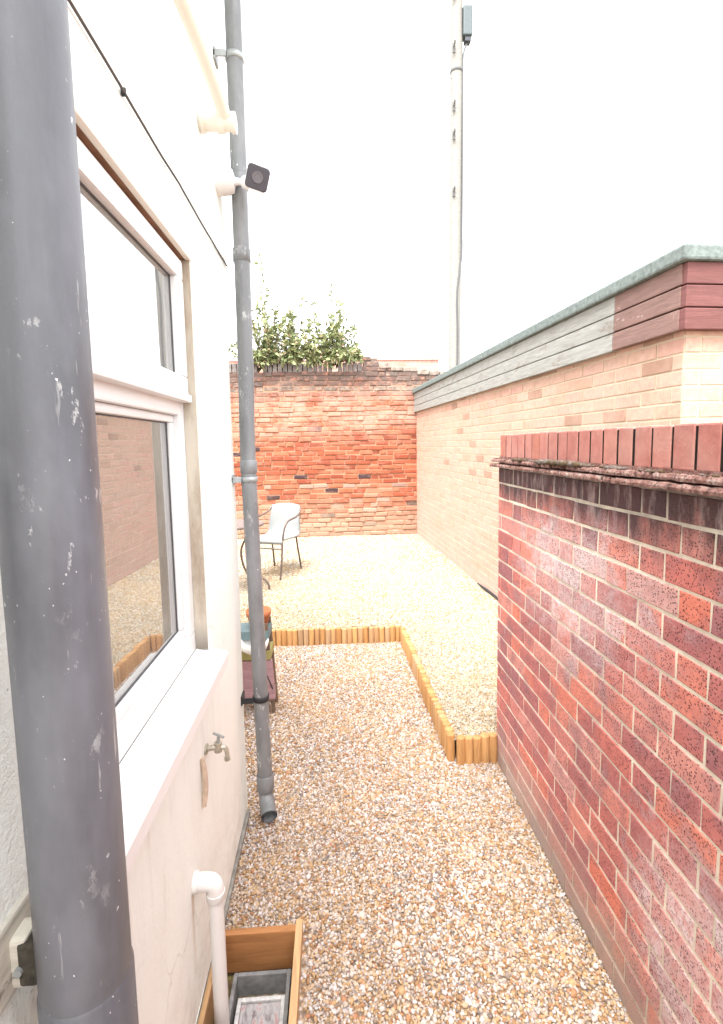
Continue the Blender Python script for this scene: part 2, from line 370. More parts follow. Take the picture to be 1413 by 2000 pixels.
# lower gravel, with the drain pit left open, then the raised bed
PIT = (-.400, 1.205, -.145, 1.483)
def sheet(x0, y0, x1, y1, z, holes=(), step=.06, amp=.008, seed=0, shear=0):
    m = MB(); nx = int((x1-x0)/step)+1; ny = int((y1-y0)/step)+1
    def grid(a, b, n, cuts):
        g = sorted(set([round(a+(b-a)*i/n, 4) for i in range(n+1)] + [c for c in cuts if a < c < b])); return g
    gx = grid(x0, x1, nx, [h[0] for h in holes]+[h[2] for h in holes]); gy = grid(y0, y1, ny, [h[1] for h in holes]+[h[3] for h in holes])
    vs = [(x, y, z + amp*noise.noise((x*2.3+seed, y*2.3, 0))+amp*.5*noise.noise((x*7, y*7, seed))) for y in gy for x in gx]; fs = []
    W = len(gx)
    for j in range(len(gy)-1):
        for i in range(W-1):
            cx = (gx[i]+gx[i+1])/2; cy = (gy[j]+gy[j+1])/2
            if any(h[0] < cx < h[2] and h[1] < cy < h[3] for h in holes): continue
            fs.append((j*W+i, j*W+i+1, (j+1)*W+i+1, (j+1)*W+i))
    vs = [(x+shear*(y-y0)*max(0, 1-(x-x0)/.3), y, q) for x, y, q in vs]; m.add(vs, fs, smooth=True); return m
tag(sheet(-2.2, -2.6, .80, 3.90, 0, [PIT]).build('path', MT['grav']), kind='structure')
BEDZ = .115
m1 = sheet(-6.0, 3.93, 1.75, 8.05, BEDZ, seed=5); m2 = sheet(.568, 2.345, 1.75, 3.93, BEDZ, seed=5, shear=-.0227)
m1.add(m2.v, m2.f, smooth=True)
tag(m1.build('terrain', MT['grav2']), kind='structure')

ICO = None
def stones(name, regions, mat, label, skip=None):
    """loose pebbles: flattened, turned at random, one mesh"""
    bm = bmesh.new(); bmesh.ops.create_icosphere(bm, subdivisions=1, radius=1)
    bv = np.array([v.co[:] for v in bm.verts]); bf = np.array([[v.index for v in f.verts] for f in bm.faces]); bm.free()
    VS = []; FS = []; CS = []; off = 0
    for (x0, y0, x1, y1, z, sp, rad, amp, seed) in regions:
        gx, gy = np.meshgrid(np.arange(x0, x1, sp), np.arange(y0, y1, sp)); x = gx.ravel(); y = gy.ravel()
        x = x + nr.uniform(-.5, .5, x.size)*sp; y = y + nr.uniform(-.5, .5, x.size)*sp
        k = (x > x0) & (x < x1)
        if skip: k &= skip(x, y)
        x = x[k]; y = y[k]; n = x.size
        zz = np.array([z + amp*noise.noise((a*2.3+seed, b*2.3, 0))+amp*.5*noise.noise((a*7, b*7, seed)) for a, b in zip(x, y)])
        r = rad*nr.lognormal(0, .28, n)
        sc = np.stack([r*nr.uniform(.8, 1.35, n), r*nr.uniform(.75, 1.1, n), r*nr.uniform(.5, .8, n)], 1)
        ax = nr.normal(size=(n, 4)); ax[:, 3] *= 1.0; ax /= np.linalg.norm(ax, axis=1)[:, None]
        # keep most stones lying flat: yaw freely, tip a little
        yaw = nr.uniform(0, 6.283, n); tip = nr.normal(0, .45, n); t2 = nr.normal(0, .45, n)
        v = bv[None]*(1+nr.normal(0, .10, (n, len(bv), 1)))*sc[:, None]
        c, s = np.cos(tip)[:, None], np.sin(tip)[:, None]
        v = np.stack([v[..., 0], v[..., 1]*c-v[..., 2]*s, v[..., 1]*s+v[..., 2]*c], -1)
        c, s = np.cos(t2)[:, None], np.sin(t2)[:, None]
        v = np.stack([v[..., 0]*c+v[..., 2]*s, v[..., 1], -v[..., 0]*s+v[..., 2]*c], -1)
        c, s = np.cos(yaw)[:, None], np.sin(yaw)[:, None]
        v = np.stack([v[..., 0]*c-v[..., 1]*s, v[..., 0]*s+v[..., 1]*c, v[..., 2]], -1)
        v += np.stack([x, y, zz + nr.uniform(-.15, .55, n)*rad], 1)[:, None]
        VS.append(v.reshape(-1, 3)); FS.append((bf[None] + (off+np.arange(n)*len(bv))[:, None, None]).reshape(-1, 3)); off += n*len(bv)
        t = nr.uniform(0, 1, n); CS.append(np.repeat(np.stack([t, nr.uniform(0, 1, n), t*0, t*0+1], 1), len(bv), 0))
    V = np.concatenate(VS).astype(np.float32); Fc = np.concatenate(FS).astype(np.int32); Cc = np.concatenate(CS).astype(np.float32)
    me = bpy.data.meshes.new(name); me.vertices.add(len(V)); me.vertices.foreach_set('co', V.ravel())
    me.loops.add(Fc.size); me.loops.foreach_set('vertex_index', Fc.ravel())
    me.polygons.add(len(Fc)); me.polygons.foreach_set('loop_start', np.arange(0, Fc.size, 3, dtype=np.int32))
    me.update(calc_edges=True); me.polygons.foreach_set('use_smooth', [True]*len(Fc))
    at = me.attributes.new('tint', 'FLOAT_COLOR', 'POINT'); at.data.foreach_set('color', Cc.ravel())
    o = bpy.data.objects.new(name, me); COL.objects.link(o); me.materials.append(mat)
    return tag(o, label, 'gravel', kind='stuff')
def skip_low(x, y):
    pit = (x > -.405) & (x < -.115) & (y > 1.17) & (y < 1.51)
    return ~pit & ((x > -.405) | (y > 2.13)) 
stones('gravel', [(-.42, 1.0, .79, 2.3, .002, .0080, .0051, .008, 0), (-.95, 2.3, .555, 3.88, .002, .0098, .0058, .008, 0)], MT['stone'],
       'mixed brown and cream pea gravel on the lower path', skip_low)
def skip_up(x, y): return (x < 1.365+(8.067-y)*.0488) & ((y > 3.93) | (x > .588-.0227*(y-2.345)))
stones('gravel', [(.545, 2.36, 1.66, 3.95, BEDZ+.002, .0102, .0060, .008, 5), (-.9, 3.95, 1.6, 5.6, BEDZ+.002, .0135, .0075, .008, 5),
                  (-2.2, 5.6, 1.5, 8.02, BEDZ+.002, .019, .0095, .008, 5)], MT['stone2'],
       'pale bleached gravel on the raised bed behind the log edging', skip_up)

# ------------------------------------------------------------------ brickwork
def brick_face(mb, org, u, nrm, rows, d=.006, jit=.0012, bev=.003, tones=None):
    """rows: list of (z0, z1, [(s0, s1), ...]); boxes stand d proud of the mortar plane, s runs along u"""
    org = Vector(org); u = Vector(u).normalized(); nrm = Vector(nrm).normalized(); z = Vector((0, 0, 1))
    flip = u.cross(z).dot(nrm) < 0
    J = lambda: rng.uniform(-jit, jit)
    for (z0, z1, segs) in rows:
        for (a, b) in segs:
            if b-a < .012: continue
            dd = max(.0012, d + rng.uniform(-.4, .4)*min(d, .004))
            P = [(a+J(), z0+J()), (b+J(), z0+J()), (b+J(), z1+J()), (a+J(), z1+J())]
            I = [(P[0][0]+bev, P[0][1]+bev), (P[1][0]-bev, P[1][1]+bev), (P[2][0]-bev, P[2][1]-bev), (P[3][0]+bev, P[3][1]-bev)]
            vs = [org+u*s+z*t-nrm*.004 for s, t in P] + [org+u*s+z*t+nrm*(dd-bev*.5) for s, t in P] + [org+u*s+z*t+nrm*dd for s, t in I]
            fs = [(8, 9, 10, 11)] + [(i, (i+1) % 4, (i+1) % 4+4, i+4) for i in range(4)] + [(i+4, (i+1) % 4+4, (i+1) % 4+8, i+8) for i in range(4)]
            if flip: fs = [f[::-1] for f in fs]
            t = rng.random() if not tones else tones(a, b, z0, z1)
            mb.add(vs, fs, (t, rng.random(), rng.random(), 1))
def flemish(L0, L1, phase, st=.205, hd=.10, j=.008):
    per = st+hd; k = math.floor((L0-phase)/per)-1; out = []; s = phase+k*per
    while s < L1:
        for wd in (st, hd):
            a, b = s+j/2, s+wd-j/2; a2, b2 = max(a, L0), min(b, L1)
            if b2-a2 > .015: out.append((a2, b2))
            s += wd
    return out
def stretcher(L0, L1, phase, st=.225, j=.010, var=0.):
    out = []; s = L0 - (phase % st)
    while s < L1:
        wd = st*(1+rng.uniform(-var, var))
        if var and rng.random() < .3: wd *= .52
        a, b = max(s+j/2, L0), min(s+wd-j/2, L1)
        if b-a > .02: out.append((a, b))
        s += wd
    return out

# --- the near right-hand garden wall: Flemish bond, creasing tiles, brick-on-edge coping
RX, RY0, RY1, RT = .795, -2.6, 2.335, .215
wr = empty('brick_wall', (RX+RT/2, .5, 0), 'dark red pitted brick garden wall with sooty top course, along right side of path', 'wall')
mb = MB(); mb.box((RX, RY0, -.1), (RX+RT, RY1, 1.492)); core = mb.build('mortar', MT['mortar'], wr)
mb = MB(); rows = []; erows = []
CH = .0745
for k in range(20):
    z1 = 1.49-k*CH; z0 = z1-CH
    odd = k % 2
    rows.append((z0+.005, z1-.005, flemish(RY0, RY1-.002, 1.589-.205+.0+.0 if odd else 1.589-.205-.1525, )))
    erows.append((z0+.005, z1-.005, [(0.004, .1025), (.1125, RT-.004)] if odd else [(.004, RT-.004)]))
brick_face(mb, (RX, 0, 0), (0, 1, 0), (-1, 0, 0), rows, .0028, .0022, .0022)
brick_face(mb, (RX, RY1, 0), (1, 0, 0), (0, 1, 0), erows, .005, .001, .003)
mb.build('brick_face', MT['brick'], wr)
mb = MB()   # two creasing tile courses, chipped
for lay, (zz, pr) in enumerate(((1.494, .034), (1.515, .026))):
    y = RY1+.035
    while y > RY0:
        L = .165+rng.uniform(-.02, .01); p = pr+rng.uniform(-.006, .006); th = .0145+rng.uniform(-.001, .0015); dz = rng.uniform(-.0015, .0015)
        n = 22; top = []; bot = []; ys = [y-L*i/n for i in range(n+1)]
        xs = [RX-p-.004*noise.noise((yy*30, lay*9, 0))-.003*noise.noise((yy*130, lay*9, 4))-(.010*rng.random() if rng.random() < .15 else 0)*-1 for yy in ys]
        vs = []
        for yy, xx in zip(ys, xs):
            e = .0025*noise.noise((yy*40, 3, lay))+.002*noise.noise((yy*150, 1, lay))
            vs += [(xx, yy, zz+dz+e), (xx-.001, yy, zz+th*.5+dz), (xx+.002, yy, zz+th+dz+e), (RX+RT+p, yy, zz+th+dz), (RX+RT+p, yy, zz+dz)]
        fs = []
        for i in range(n):
            for q in range(5): fs.append((i*5+q, i*5+(q+1) % 5, (i+1)*5+(q+1) % 5, (i+1)*5+q))
        fs += [(4, 3, 2, 1, 0), tuple(n*5+q for q in range(5))]
        mb.add(vs, fs, (rng.random(), 0, 0, 1)); y -= L+.004
mb.box((RX+.004, RY0, 1.49), (RX+RT-.004, RY1+.01, 1.54))
mb.build('tile_course', MT['tile'], wr)
mb = MB(); mb.box((RX+.0065, RY0, 1.53), (RX+RT-.0065, RY1-.006, 1.638)); mb.build('coping_mortar', plain('black_gap_mortar', (.022, .018, .016), .95, .1, .5, 40), wr)  # near-black fill colour carries the shade of the gaps between coping bricks
mb = MB(); y = RY1
while y > RY0:
    dz = rng.uniform(-.002, .002); dx = rng.uniform(-.002, .002)
    mb.bbox((RX+.004+dx, y-.0662+rng.uniform(-.0025,.001), 1.537), (RX+RT-.004+dx, y, 1.643+dz), .0045, (rng.random(), rng.random(), 0, 1)); y -= .0755+rng.uniform(-.0012, .0012)
mb.build('coping', MT['cop'], wr)
# moss cushions in the angle of ledge and coping
mb = MB()
for i in range(900):
    yy = RY1 - (i/900)**1.0*1.9 + rng.uniform(-.03, .03); dens = noise.noise((yy*5, 1.3, 0))
    if dens < -.18 and rng.random() < .8: continue
    r = rng.uniform(.003, .013)*(1+dens*1.6); cx = RX-.004-rng.random()*.022; bm = bmesh.new()
    bmesh.ops.create_icosphere(bm, subdivisions=1, radius=r)
    for v in bm.verts: v.co = Vector((v.co.x+cx, v.co.y*1.5+yy, v.co.z*.8+1.532))*1 + Vector([rng.uniform(-.15, .15)*r for _ in range(3)])
    mb.bm(bm, None, True)
tag(mb.build('moss', MT['moss']), 'moss and lichen clumps on the tile ledge under brick coping', 'moss', kind='stuff')

# --- old boundary wall at the back of the yard
BY = 8.05
wb = empty('brick_wall', (-2, BY, 0), 'old weathered orange brick boundary wall with crumbling top at end of yard', 'wall')
BX0, BX1 = -6.0, 2.3
def wall_top(x):
    if x < -1.15: return 2.80
    if x < .52: return 2.765
    if x < .74: return 2.99
    if x < 1.0: return 2.84
    return 2.80-.06*(x-1.0) - .04*(x > 1.3)
mb = MB()
xs = [BX0, -1.15, -1.15, .52, .52, .74, .74, 1.0, 1.0, BX1]
segs = [(BX0, -1.15, 2.79), (-1.15, .52, 2.755), (.52, .74, 2.97), (.74, 1.0, 2.83), (1.0, BX1, 2.76)]
for a, b, t in segs: mb.box((a, BY, -.1), (b, BY+.24, t))
mb.build('mortar', MT['oldmortar'], wb)
mb = MB(); rows = []; z = .04; k = 0
def oldtone(a, b, z0, z1):
    r = rng.random()
    if r < .018: return 1.0
    if .95 < z0 < 1.75: return rng.uniform(.05, .72)
    return rng.uniform(.2, .96)
while z < 3.0:
    h = .078+rng.uniform(-.004, .004)
    sg = [(a, b) for (a, b) in stretcher(BX0, BX1, rng.random()*.225, .228, .013, .10) if wall_top((a+b)/2) >= z+h-.02]
    # rows wander: split them in lengths that rise and fall a little
    for a, b in sg:
        o = .018*noise.noise((a*1.1, z*1.3, 2)) + .005*noise.noise((a*6, z*6, 9))
        rows.append((z+.006+o+rng.uniform(-.002, .004), z+h-.006+o+rng.uniform(-.004, .002), [(a, b)]))
    z += h; k += 1
for r in rows: brick_face(mb, (0, BY, 0), (1, 0, 0), (0, -1, 0), [r], .014+rng.uniform(-.012, .008), .006, .008, oldtone)
mb.build('brick_face', MT['old'], wb)
mb = MB()   # soldier coping that survives on the left half, loose bricks on the rest
x = -3.6
while x < .50:
    if rng.random() > .07: mb.bbox((x, BY-.012+rng.uniform(-.008, .008), 2.762), (x+.066, BY+.25, 2.905+rng.uniform(-.006, .006)), .006, (rng.uniform(0, .3), rng.random(), 0, 1))
    x += .079
mb.build('coping', plain('grey_blue_coping_brick', (.20, .175, .165), .9, .2, .4, 14, bump=.4), wb)
mb = MB(); x = .76
while x < BX1:
    L = rng.uniform(.10, .24); zt = wall_top(x+.05)
    mb.bbox((x, BY-.03+rng.uniform(-.01, .015), zt-.03), (x+L, BY+.26, zt+.03+rng.uniform(-.01, .03)), .012, (rng.random(), rng.random(), 0, 1)); x += L+.01
mb.build('capping', plain('lichened_capping', (.25, .20, .17), .95, .1, .5, 16, bump=.6), wb)

# --- pink brick parapet further off
wf = empty('brick_wall', (1, 12.2, 0), 'pale pink brick parapet seen over the old back wall', 'wall')
mb = MB(); mb.box((-3.0, 12.2, -.1), (2.62, 12.45, 3.62)); mb.build('mortar', MT['buffmortar'], wf)
mb = MB(); rows = [(2.2+.075*i+.005, 2.2+.075*i+.070, stretcher(-3.0, 2.62, .1125*(i % 2))) for i in range(19)]
brick_face(mb, (0, 12.2, 0), (1, 0, 0), (0, -1, 0), rows, .005)
mb.build('brick_face', mat_brick('pink_brick', [(0, (.50, .24, .19)), (1, (.62, .36, .29))], 'new'), wf)
mb = MB(); mb.bbox((-3.03, 12.17, 3.62), (2.65, 12.48, 3.68), .008); mb.build('coping', plain('pink_coping', (.55, .36, .32), .9), wf)

# ------------------------------------------------------------------ flat-roofed garage on the right
gd = Vector((.0488, -1, 0)).normalized(); gn = Vector((-1, -.0488, 0)).normalized()   # along the wall towards us; outward
gfar = Vector((1.3655, 8.045, 0)); GL = 5.775
gc = gfar+gd*GL
gf = -gn                                                    # front face runs to the right
garage = empty('garage', gc, 'flat roofed buff brick garage with peeling pale and mauve fascia boards', 'garage')
GW = 3.6; GB, GT = 2.11, 2.478
def gpt(s, t, z): return gfar + gd*s + gf*t + Vector((0, 0, z))
def gbox(mb, s0, s1, t0, t1, z0, z1, col=None, bev=None):
    m4 = Matrix((gd, gf, Vector((0, 0, 1)))).transposed().to_4x4(); m4.translation = gfar
    if bev: mb.bbox((s0, t0, z0), (s1, t1, z1), bev, col, m4)
    else:
        n = len(mb.v); mb.box((s0, t0, z0), (s1, t1, z1), col)
        for i in range(n, len(mb.v)): mb.v[i] = tuple(m4 @ Vector(mb.v[i]))
        mb.f[-6:] = [f[::-1] for f in mb.f[-6:]]
mb = MB(); gbox(mb, 0, GL, 0, GW, -.1, GB+.27); mb.build('mortar', MT['buffmortar'], garage)
def bufftone(a, b, z0, z1):
    r = rng.random()
    if r < .09 and z0 > 1.2 and a > 1.5: return rng.uniform(0, .07)
    return rng.uniform(.15, 1)
mb = MB(); rows = [(.045+.0755*i+.005, .045+.0755*i+.0705, stretcher(0, GL-.002, .1125*(i % 2)+.03)) for i in range(28)]
brick_face(mb, gfar, gd, gn, rows, .0035, .0008, .002, bufftone)
rows = [(.045+.0755*i+.005, .045+.0755*i+.0705, stretcher(.002, GW, .1125*((i+1) % 2)+.03)) for i in range(28)]
brick_face(mb, gc, gf, gd, rows, .0035, .0008, .002, bufftone)
mb.build('brick_face', MT['buff'], garage)
for i in range(3):      # shiplap fascia, three boards deep, peeling pale along most of the side then mauve by the corner
    z0 = GB-.004+i*.102; z1 = z0+.095; pr = .018+(2-i)*.004
    mb = MB(); gbox(mb, -.02, GL-.49, -pr-.02, -.004, z0, z1, None, .004); mb.build('fascia_board', MT['board_pale'], garage, 'pale grey peeling fascia board along the side')
    mb = MB(); gbox(mb, GL-.488, GL+.012, -pr-.02, -.004, z0+.002, z1, None, .004); mb.build('fascia_board', MT['board_mauve'], garage, 'faded mauve fascia board by the corner')
    mb = MB(); gbox(mb, GL+.006, GL+pr+.022, -pr-.018+.004, GW, z0, z1, None, .004); mb.build('fascia_board', MT['board_red'], garage, 'dark red fascia board on the front')
mb = MB(); gbox(mb, -.05, GL+.06, -.065, GW+.03, 2.408, GT, None, .012); mb.build('roof', MT['felt'], garage)
mb = MB(); mb.tube([gpt(3.0, -.016, BEDZ+.012), gpt(3.25, -.02, BEDZ+.02), gpt(3.5, -.018, BEDZ+.024), gpt(3.72, -.03, BEDZ+.02)], [.006, .014, .012, .004], 8)
tag(mb.build('damp_proof_strip', MT['black']), 'black strip of plastic poking out along foot of garage wall', 'plastic strip')

# ------------------------------------------------------------------ house on the left
XW = -.41
house = empty('house', (XW, 0, 0), 'cream painted rendered house wall with white window beside narrow gravel path', 'house')
WY0, WY1, WZ0, WZ1 = .70, 1.56, .965, 2.163; HY1 = 2.115; HY0 = -3; HT = 4.0
def ax(a, b, cuts, st):
    g = [a]
    for c in sorted(cuts)+[b]:
        n = max(1, round((c-g[-1])/st)); s0 = g[-1]; g += [s0+(c-s0)*(i+1)/n for i in range(n)]
    return g
CR = .035
mb = MB(); gy = ax(HY0, HY1-CR, [-.4, WY0, WY1], .05); gz = ax(.035, HT, [WZ0, WZ1, 3.4], .05)
def wx(y, z):
    e = min(1, max(0, max(WY0-y, y-WY1, WZ0-z, z-WZ1)/.08)) if True else 1
    return XW + (.004*noise.noise((y*2.1, z*2.1, 0)) + .0025*noise.noise((y*6, z*6, 4)))*e
W = len(gy); vs = [(wx(y, z), y, z) for z in gz for y in gy]; fs = []
for j in range(len(gz)-1):
    for i in range(W-1):
        cy = (gy[i]+gy[i+1])/2; cz = (gz[j]+gz[j+1])/2
        if WY0 < cy < WY1 and WZ0 < cz < WZ1: continue
        fs.append((j*W+i, j*W+i+1, (j+1)*W+i+1, (j+1)*W+i))
mb.add(vs, fs, smooth=True)
# rounded corner and the end wall facing the yard
vs = []; K = 6
for z in gz:
    for k in range(K+1):
        a = math.pi/2*k/K; vs.append((wx(HY1-CR, z)-CR+CR*math.cos(a), HY1-CR+CR*math.sin(a), z))
    vs.append((-6, HY1, z))
W = K+2; fs = [(j*W+i, j*W+i+1, (j+1)*W+i+1, (j+1)*W+i) for j in range(len(gz)-1) for i in range(W-1)]
mb.add(vs, fs, smooth=True)
mb.add([(XW, HY0, .035), (XW, HY0, HT), (-6, HY0, HT), (-6, HY0, .035), (-6, HY1, .035), (-6, HY1, HT)], [(0, 1, 2, 3), (3, 2, 5, 4)])
# underside lip of the render
mb.add([(XW, HY0, .035), (XW, HY1-CR, .035), (XW-.03, HY1-CR, .035), (XW-.03, HY0, .035)], [(0, 1, 2, 3)])
XF = -.450
# reveals
mb.add([(XW, WY1, WZ0), (XW, WY1, WZ1), (XF-.06, WY1, WZ1), (XF-.06, WY1, WZ0)], [(0, 1, 2, 3)])
mb.add([(XW, WY0, WZ0), (XF-.06, WY0, WZ0), (XF-.06, WY0, WZ1), (XW, WY0, WZ1)], [(0, 1, 2, 3)])
mb.build('wall', MT['render'], house)
mb = MB(); mb.box((-6, HY0+.01, -.1), (XW-.022, HY1-.03, .034)); mb.build('plinth', MT['dark'], house)  # recess below the render, coloured near black as the gap's shade
mb = MB(); mb.bbox((XW-.02, HY0+.02, -.1), (XW+.012, HY1-.05, .022), .006); mb.build('kicker', plain('grey_kicker', (.24, .225, .20), .9, .1, .35, 20, bump=.5), house)
mb = MB(); mb.box((XF-.06, WY0, WZ1), (XW-.014, WY1, WZ1+.012)); mb.build('lintel', MT['soffit'], house)
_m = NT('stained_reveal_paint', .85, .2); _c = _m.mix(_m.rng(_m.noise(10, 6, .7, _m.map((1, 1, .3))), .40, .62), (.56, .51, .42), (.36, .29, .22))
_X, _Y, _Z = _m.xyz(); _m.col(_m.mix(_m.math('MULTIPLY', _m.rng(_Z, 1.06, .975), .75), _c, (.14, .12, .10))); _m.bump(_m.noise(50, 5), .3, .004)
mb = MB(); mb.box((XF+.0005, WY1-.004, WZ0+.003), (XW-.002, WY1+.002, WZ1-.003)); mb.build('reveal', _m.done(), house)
mb = MB(); mb.bbox((XW-.014, WY0-.02, WZ1-.002), (XW+.003, WY1+.02, WZ1+.02), .004); mb.build('drip_edge', MT['cream_paint'], house)
mb = MB()   # gable roof out of sight overhead
mb.add([(XW+.25, HY0-.2, HT-.08), (XW+.25, HY1+.25, HT-.08), (-3.2, HY1+.25, HT+2), (-3.2, HY0-.2, HT+2), (-6.3, HY1+.25, HT-.08), (-6.3, HY0-.2, HT-.08)],
       [(0, 1, 2, 3), (3, 2, 4, 5)])
mb.add([(XW, HY1, HT), (-6, HY1, HT), (-3.2, HY1, HT+1.88)], [(0, 1, 2)]); mb.add([(XW, HY0, HT), (-6, HY0, HT), (-3.2, HY0, HT+1.88)], [(0, 2, 1)])
mb.build('roof', plain('slate', (.10, .10, .11), .7, .3), house)
# room behind the window: tiled end wall, pale walls and floor
mb = MB(); rx0, ry0, ry1, rz0, rz1 = -3.6, -2.6, 1.98, .1, 2.5
mb.add([(rx0, ry0, rz0), (XF-.1, ry0, rz0), (XF-.1, ry1, rz0), (rx0, ry1, rz0)], [(0, 1, 2, 3)])
mb.add([(rx0, ry0, rz0), (rx0, ry0, rz1), (rx0, ry1, rz1), (rx0, ry1, rz0)], [(0, 1, 2, 3)])
mb.add([(rx0, ry0, rz1), (XF-.1, ry0, rz1), (XF-.1, ry1, rz1), (rx0, ry1, rz1)], [(3, 2, 1, 0)])
mb.build('room', plain('room_paint', (.72, .69, .63), .9, .1, .05), house)
mt = NT('beige_tile', .3, .5); Xx, Yy, Zz = mt.xyz()
zf = mt.math('FRACT', mt.math('DIVIDE', Zz, .2)); g = mt.math('LESS_THAN', zf, .03)
mt.col(mt.mix(g, mt.mix(mt.noise(5, 5), (.42, .35, .28), (.52, .44, .36)), (.75, .72, .66)))
mb = MB(); mb.box((rx0, ry1, rz0), (XF-.08, ry1+.03, rz1)); mb.build('tiled_wall', mt.done(), house)

# window: frame > sash, panes
FW = .062
fr = MB()
def fbox(m, y0, y1, z0, z1, x0, x1, bev=.006): m.bbox((x0, y0, z0), (x1, y1, z1), bev)
X0, X1 = XF-.055, XF
TR0, TR1 = 1.735, 1.775      # transom
fbox(fr, WY0, WY1, WZ0, WZ0+FW, X0, X1); fbox(fr, WY0, WY1, WZ1-.032, WZ1, X0, X1)
fbox(fr, WY0, WY0+.05, WZ0+FW, WZ1-.032, X0, X1); fbox(fr, WY1-.05, WY1, WZ0+FW, WZ1-.032, X0, X1)
fbox(fr, WY0+.05, WY1-.05, TR0-.03, TR1, X0, X1)
win = fr.build('window', MT['white'], house)
GZ0, GZ1 = WZ0+FW, TR0-.03
bd = MB()    # stepped glazing beads of the fixed lower light
GY0, GY1 = WY0+.05, WY1-.05
for y0, y1, z0, z1 in ((GY0, GY1, GZ0, GZ0+.03), (GY0, GY1, GZ1-.022, GZ1), (GY0, GY0+.022, GZ0+.03, GZ1-.022), (GY1-.03, GY1, GZ0+.03, GZ1-.022)):
    fbox(bd, y0, y1, z0, z1, X0+.005, X1-.016, .008)
bd.build('glazing_bead', MT['white'], win)
sm = MB()    # top-hung sash standing proud of the frame
SY0, SY1, SZ0, SZ1 = WY0+.03, WY1-.018, TR1-.020, WZ1-.012
for y0, y1, z0, z1 in ((SY0, SY1, SZ0, SZ0+.062), (SY0, SY1, SZ1-.055, SZ1), (SY0, SY0+.06, SZ0+.062, SZ1-.055), (SY1-.06, SY1, SZ0+.062, SZ1-.055)):
    fbox(sm, y0, y1, z0, z1, X1-.02, X1+.022, .007)
fbox(sm, SY0-.004, SY1+.004, SZ0-.012, SZ0+.010, X1-.01, X1+.030, .004)
sm.build('sash', MT['white'], win)
gs = MB()    # black gaskets
for (y0, y1, z0, z1, xx) in ((SY0+.06, SY1-.06, SZ0+.062, SZ1-.055, X1+.0005), (GY0+.022, GY1-.03, GZ0+.03, GZ1-.022, X1-.0295)):
    t = .0035
    for a, b, c, d in ((y0, y1, z0, z0+t), (y0, y1, z1-t, z1), (y0, y0+t, z0+t, z1-t), (y1-t, y1, z0+t, z1-t)): gs.box((xx-.001, a, c), (xx+.002, b, d))
gs.build('gasket', plain('grey_gasket', (.10, .10, .105), .6), win)
gm = bpy.data.materials.new('window_glass'); gm.use_nodes = True; t = gm.node_tree; t.nodes.clear()
out = t.nodes.new('ShaderNodeOutputMaterial'); mx = t.nodes.new('ShaderNodeMixShader'); fr_ = t.nodes.new('ShaderNodeFresnel'); fr_.inputs[0].default_value = 2.9
tr = t.nodes.new('ShaderNodeBsdfTransparent'); tr.inputs[0].default_value = (.86, .90, .88, 1); gl = t.nodes.new('ShaderNodeBsdfGlossy'); gl.inputs['Roughness'].default_value = .01
ma_ = t.nodes.new('ShaderNodeMath'); ma_.operation = 'MULTIPLY_ADD'; ma_.inputs[1].default_value = .62; ma_.inputs[2].default_value = .36; t.links.new(fr_.outputs[0], ma_.inputs[0]); t.links.new(ma_.outputs[0], mx.inputs[0]); t.links.new(tr.outputs[0], mx.inputs[1]); t.links.new(gl.outputs[0], mx.inputs[2]); df_ = t.nodes.new('ShaderNodeBsdfDiffuse'); df_.inputs[0].default_value = (.7, .7, .66, 1); mx2 = t.nodes.new('ShaderNodeMixShader'); mx2.inputs[0].default_value = .10; t.links.new(mx.outputs[0], mx2.inputs[1]); t.links.new(df_.outputs[0], mx2.inputs[2]); t.links.new(mx2.outputs[0], out.inputs[0])
for (y0, y1, z0, z1, xx) in ((SY0+.055, SY1-.055, SZ0+.057, SZ1-.05, X1), (GY0+.015, GY1-.022, GZ0+.02, GZ1-.015, X1-.030)):
    m_ = MB(); m_.box((xx-.006, y0, z0), (xx, y1, z1)); m_.build('pane', gm, win)
sl = MB()    # thick sloping painted sill
vs = []; prof = [(XF+.002, .970), (XW+.052, .950), (XW+.056, .944), (XW+.054, .905), (XW+.048, .899), (XW-.002, .895), (XF, .93)]
for y in (WY0-.06, WY1+.02): vs += [(x, y, z) for x, z in prof]
n = len(prof); sl.add(vs, [(i, (i+1) % n, (i+1) % n+n, i+n)[::-1] for i in range(n)] + [tuple(range(n)), tuple(range(n, 2*n))[::-1]])
sl.build('sill', MT['sill'], house)

# ------------------------------------------------------------------ pipes and fittings on the house
sp = empty('soil_pipe', (-.326, .588, 0), 'thick dark grey plastic soil pipe flecked with white paint, nearest the viewer', 'pipe')
PX, PY, PR = -.326, .588, .052
mb = MB(); mb.tube([(PX, PY, -.05), (PX, PY, 1.0), (PX, PY, 2.0), (PX, PY, 4.3)], PR, 48); mb.build('pipe', MT['pvc_near'], sp)
mb = MB(); mb.tube([(PX, PY, -.05), (PX, PY, .945), (PX, PY, .950)], [PR+.0022, PR+.0022, PR], 48, caps=False); mb.build('socket', MT['pvc_near'], sp)
mb = MB(); mb.bbox((XW-.005, PY-.022, .958), (PX-PR-.006, PY+.012, 1.022), .006); mb.bbox((XW-.004, PY-.05, .95), (XW+.008, PY+.035, 1.045), .005)
mb.build('bracket', mat_board('flaking_bracket', (.50, .47, .40), .52, (.12, .10, .08)), sp)
mb = MB(); mb.bbox((PX-PR-.0155, PY-.024, .962), (PX-PR+.006, PY+.010, 1.018), .004); mb.build('bracket_hole', plain('bracket_hole_black', (.05, .045, .035), .9, .2, .5, 60), sp)  # black block put in for the shade of the bracket's hole beside the pipe
mb = MB(); mb.cyl((PX-PR-.014, PY-.020, .985), (PX-PR-.014, PY-.028, .985), .005, 12); mb.build('screw', MT['galv'], sp)

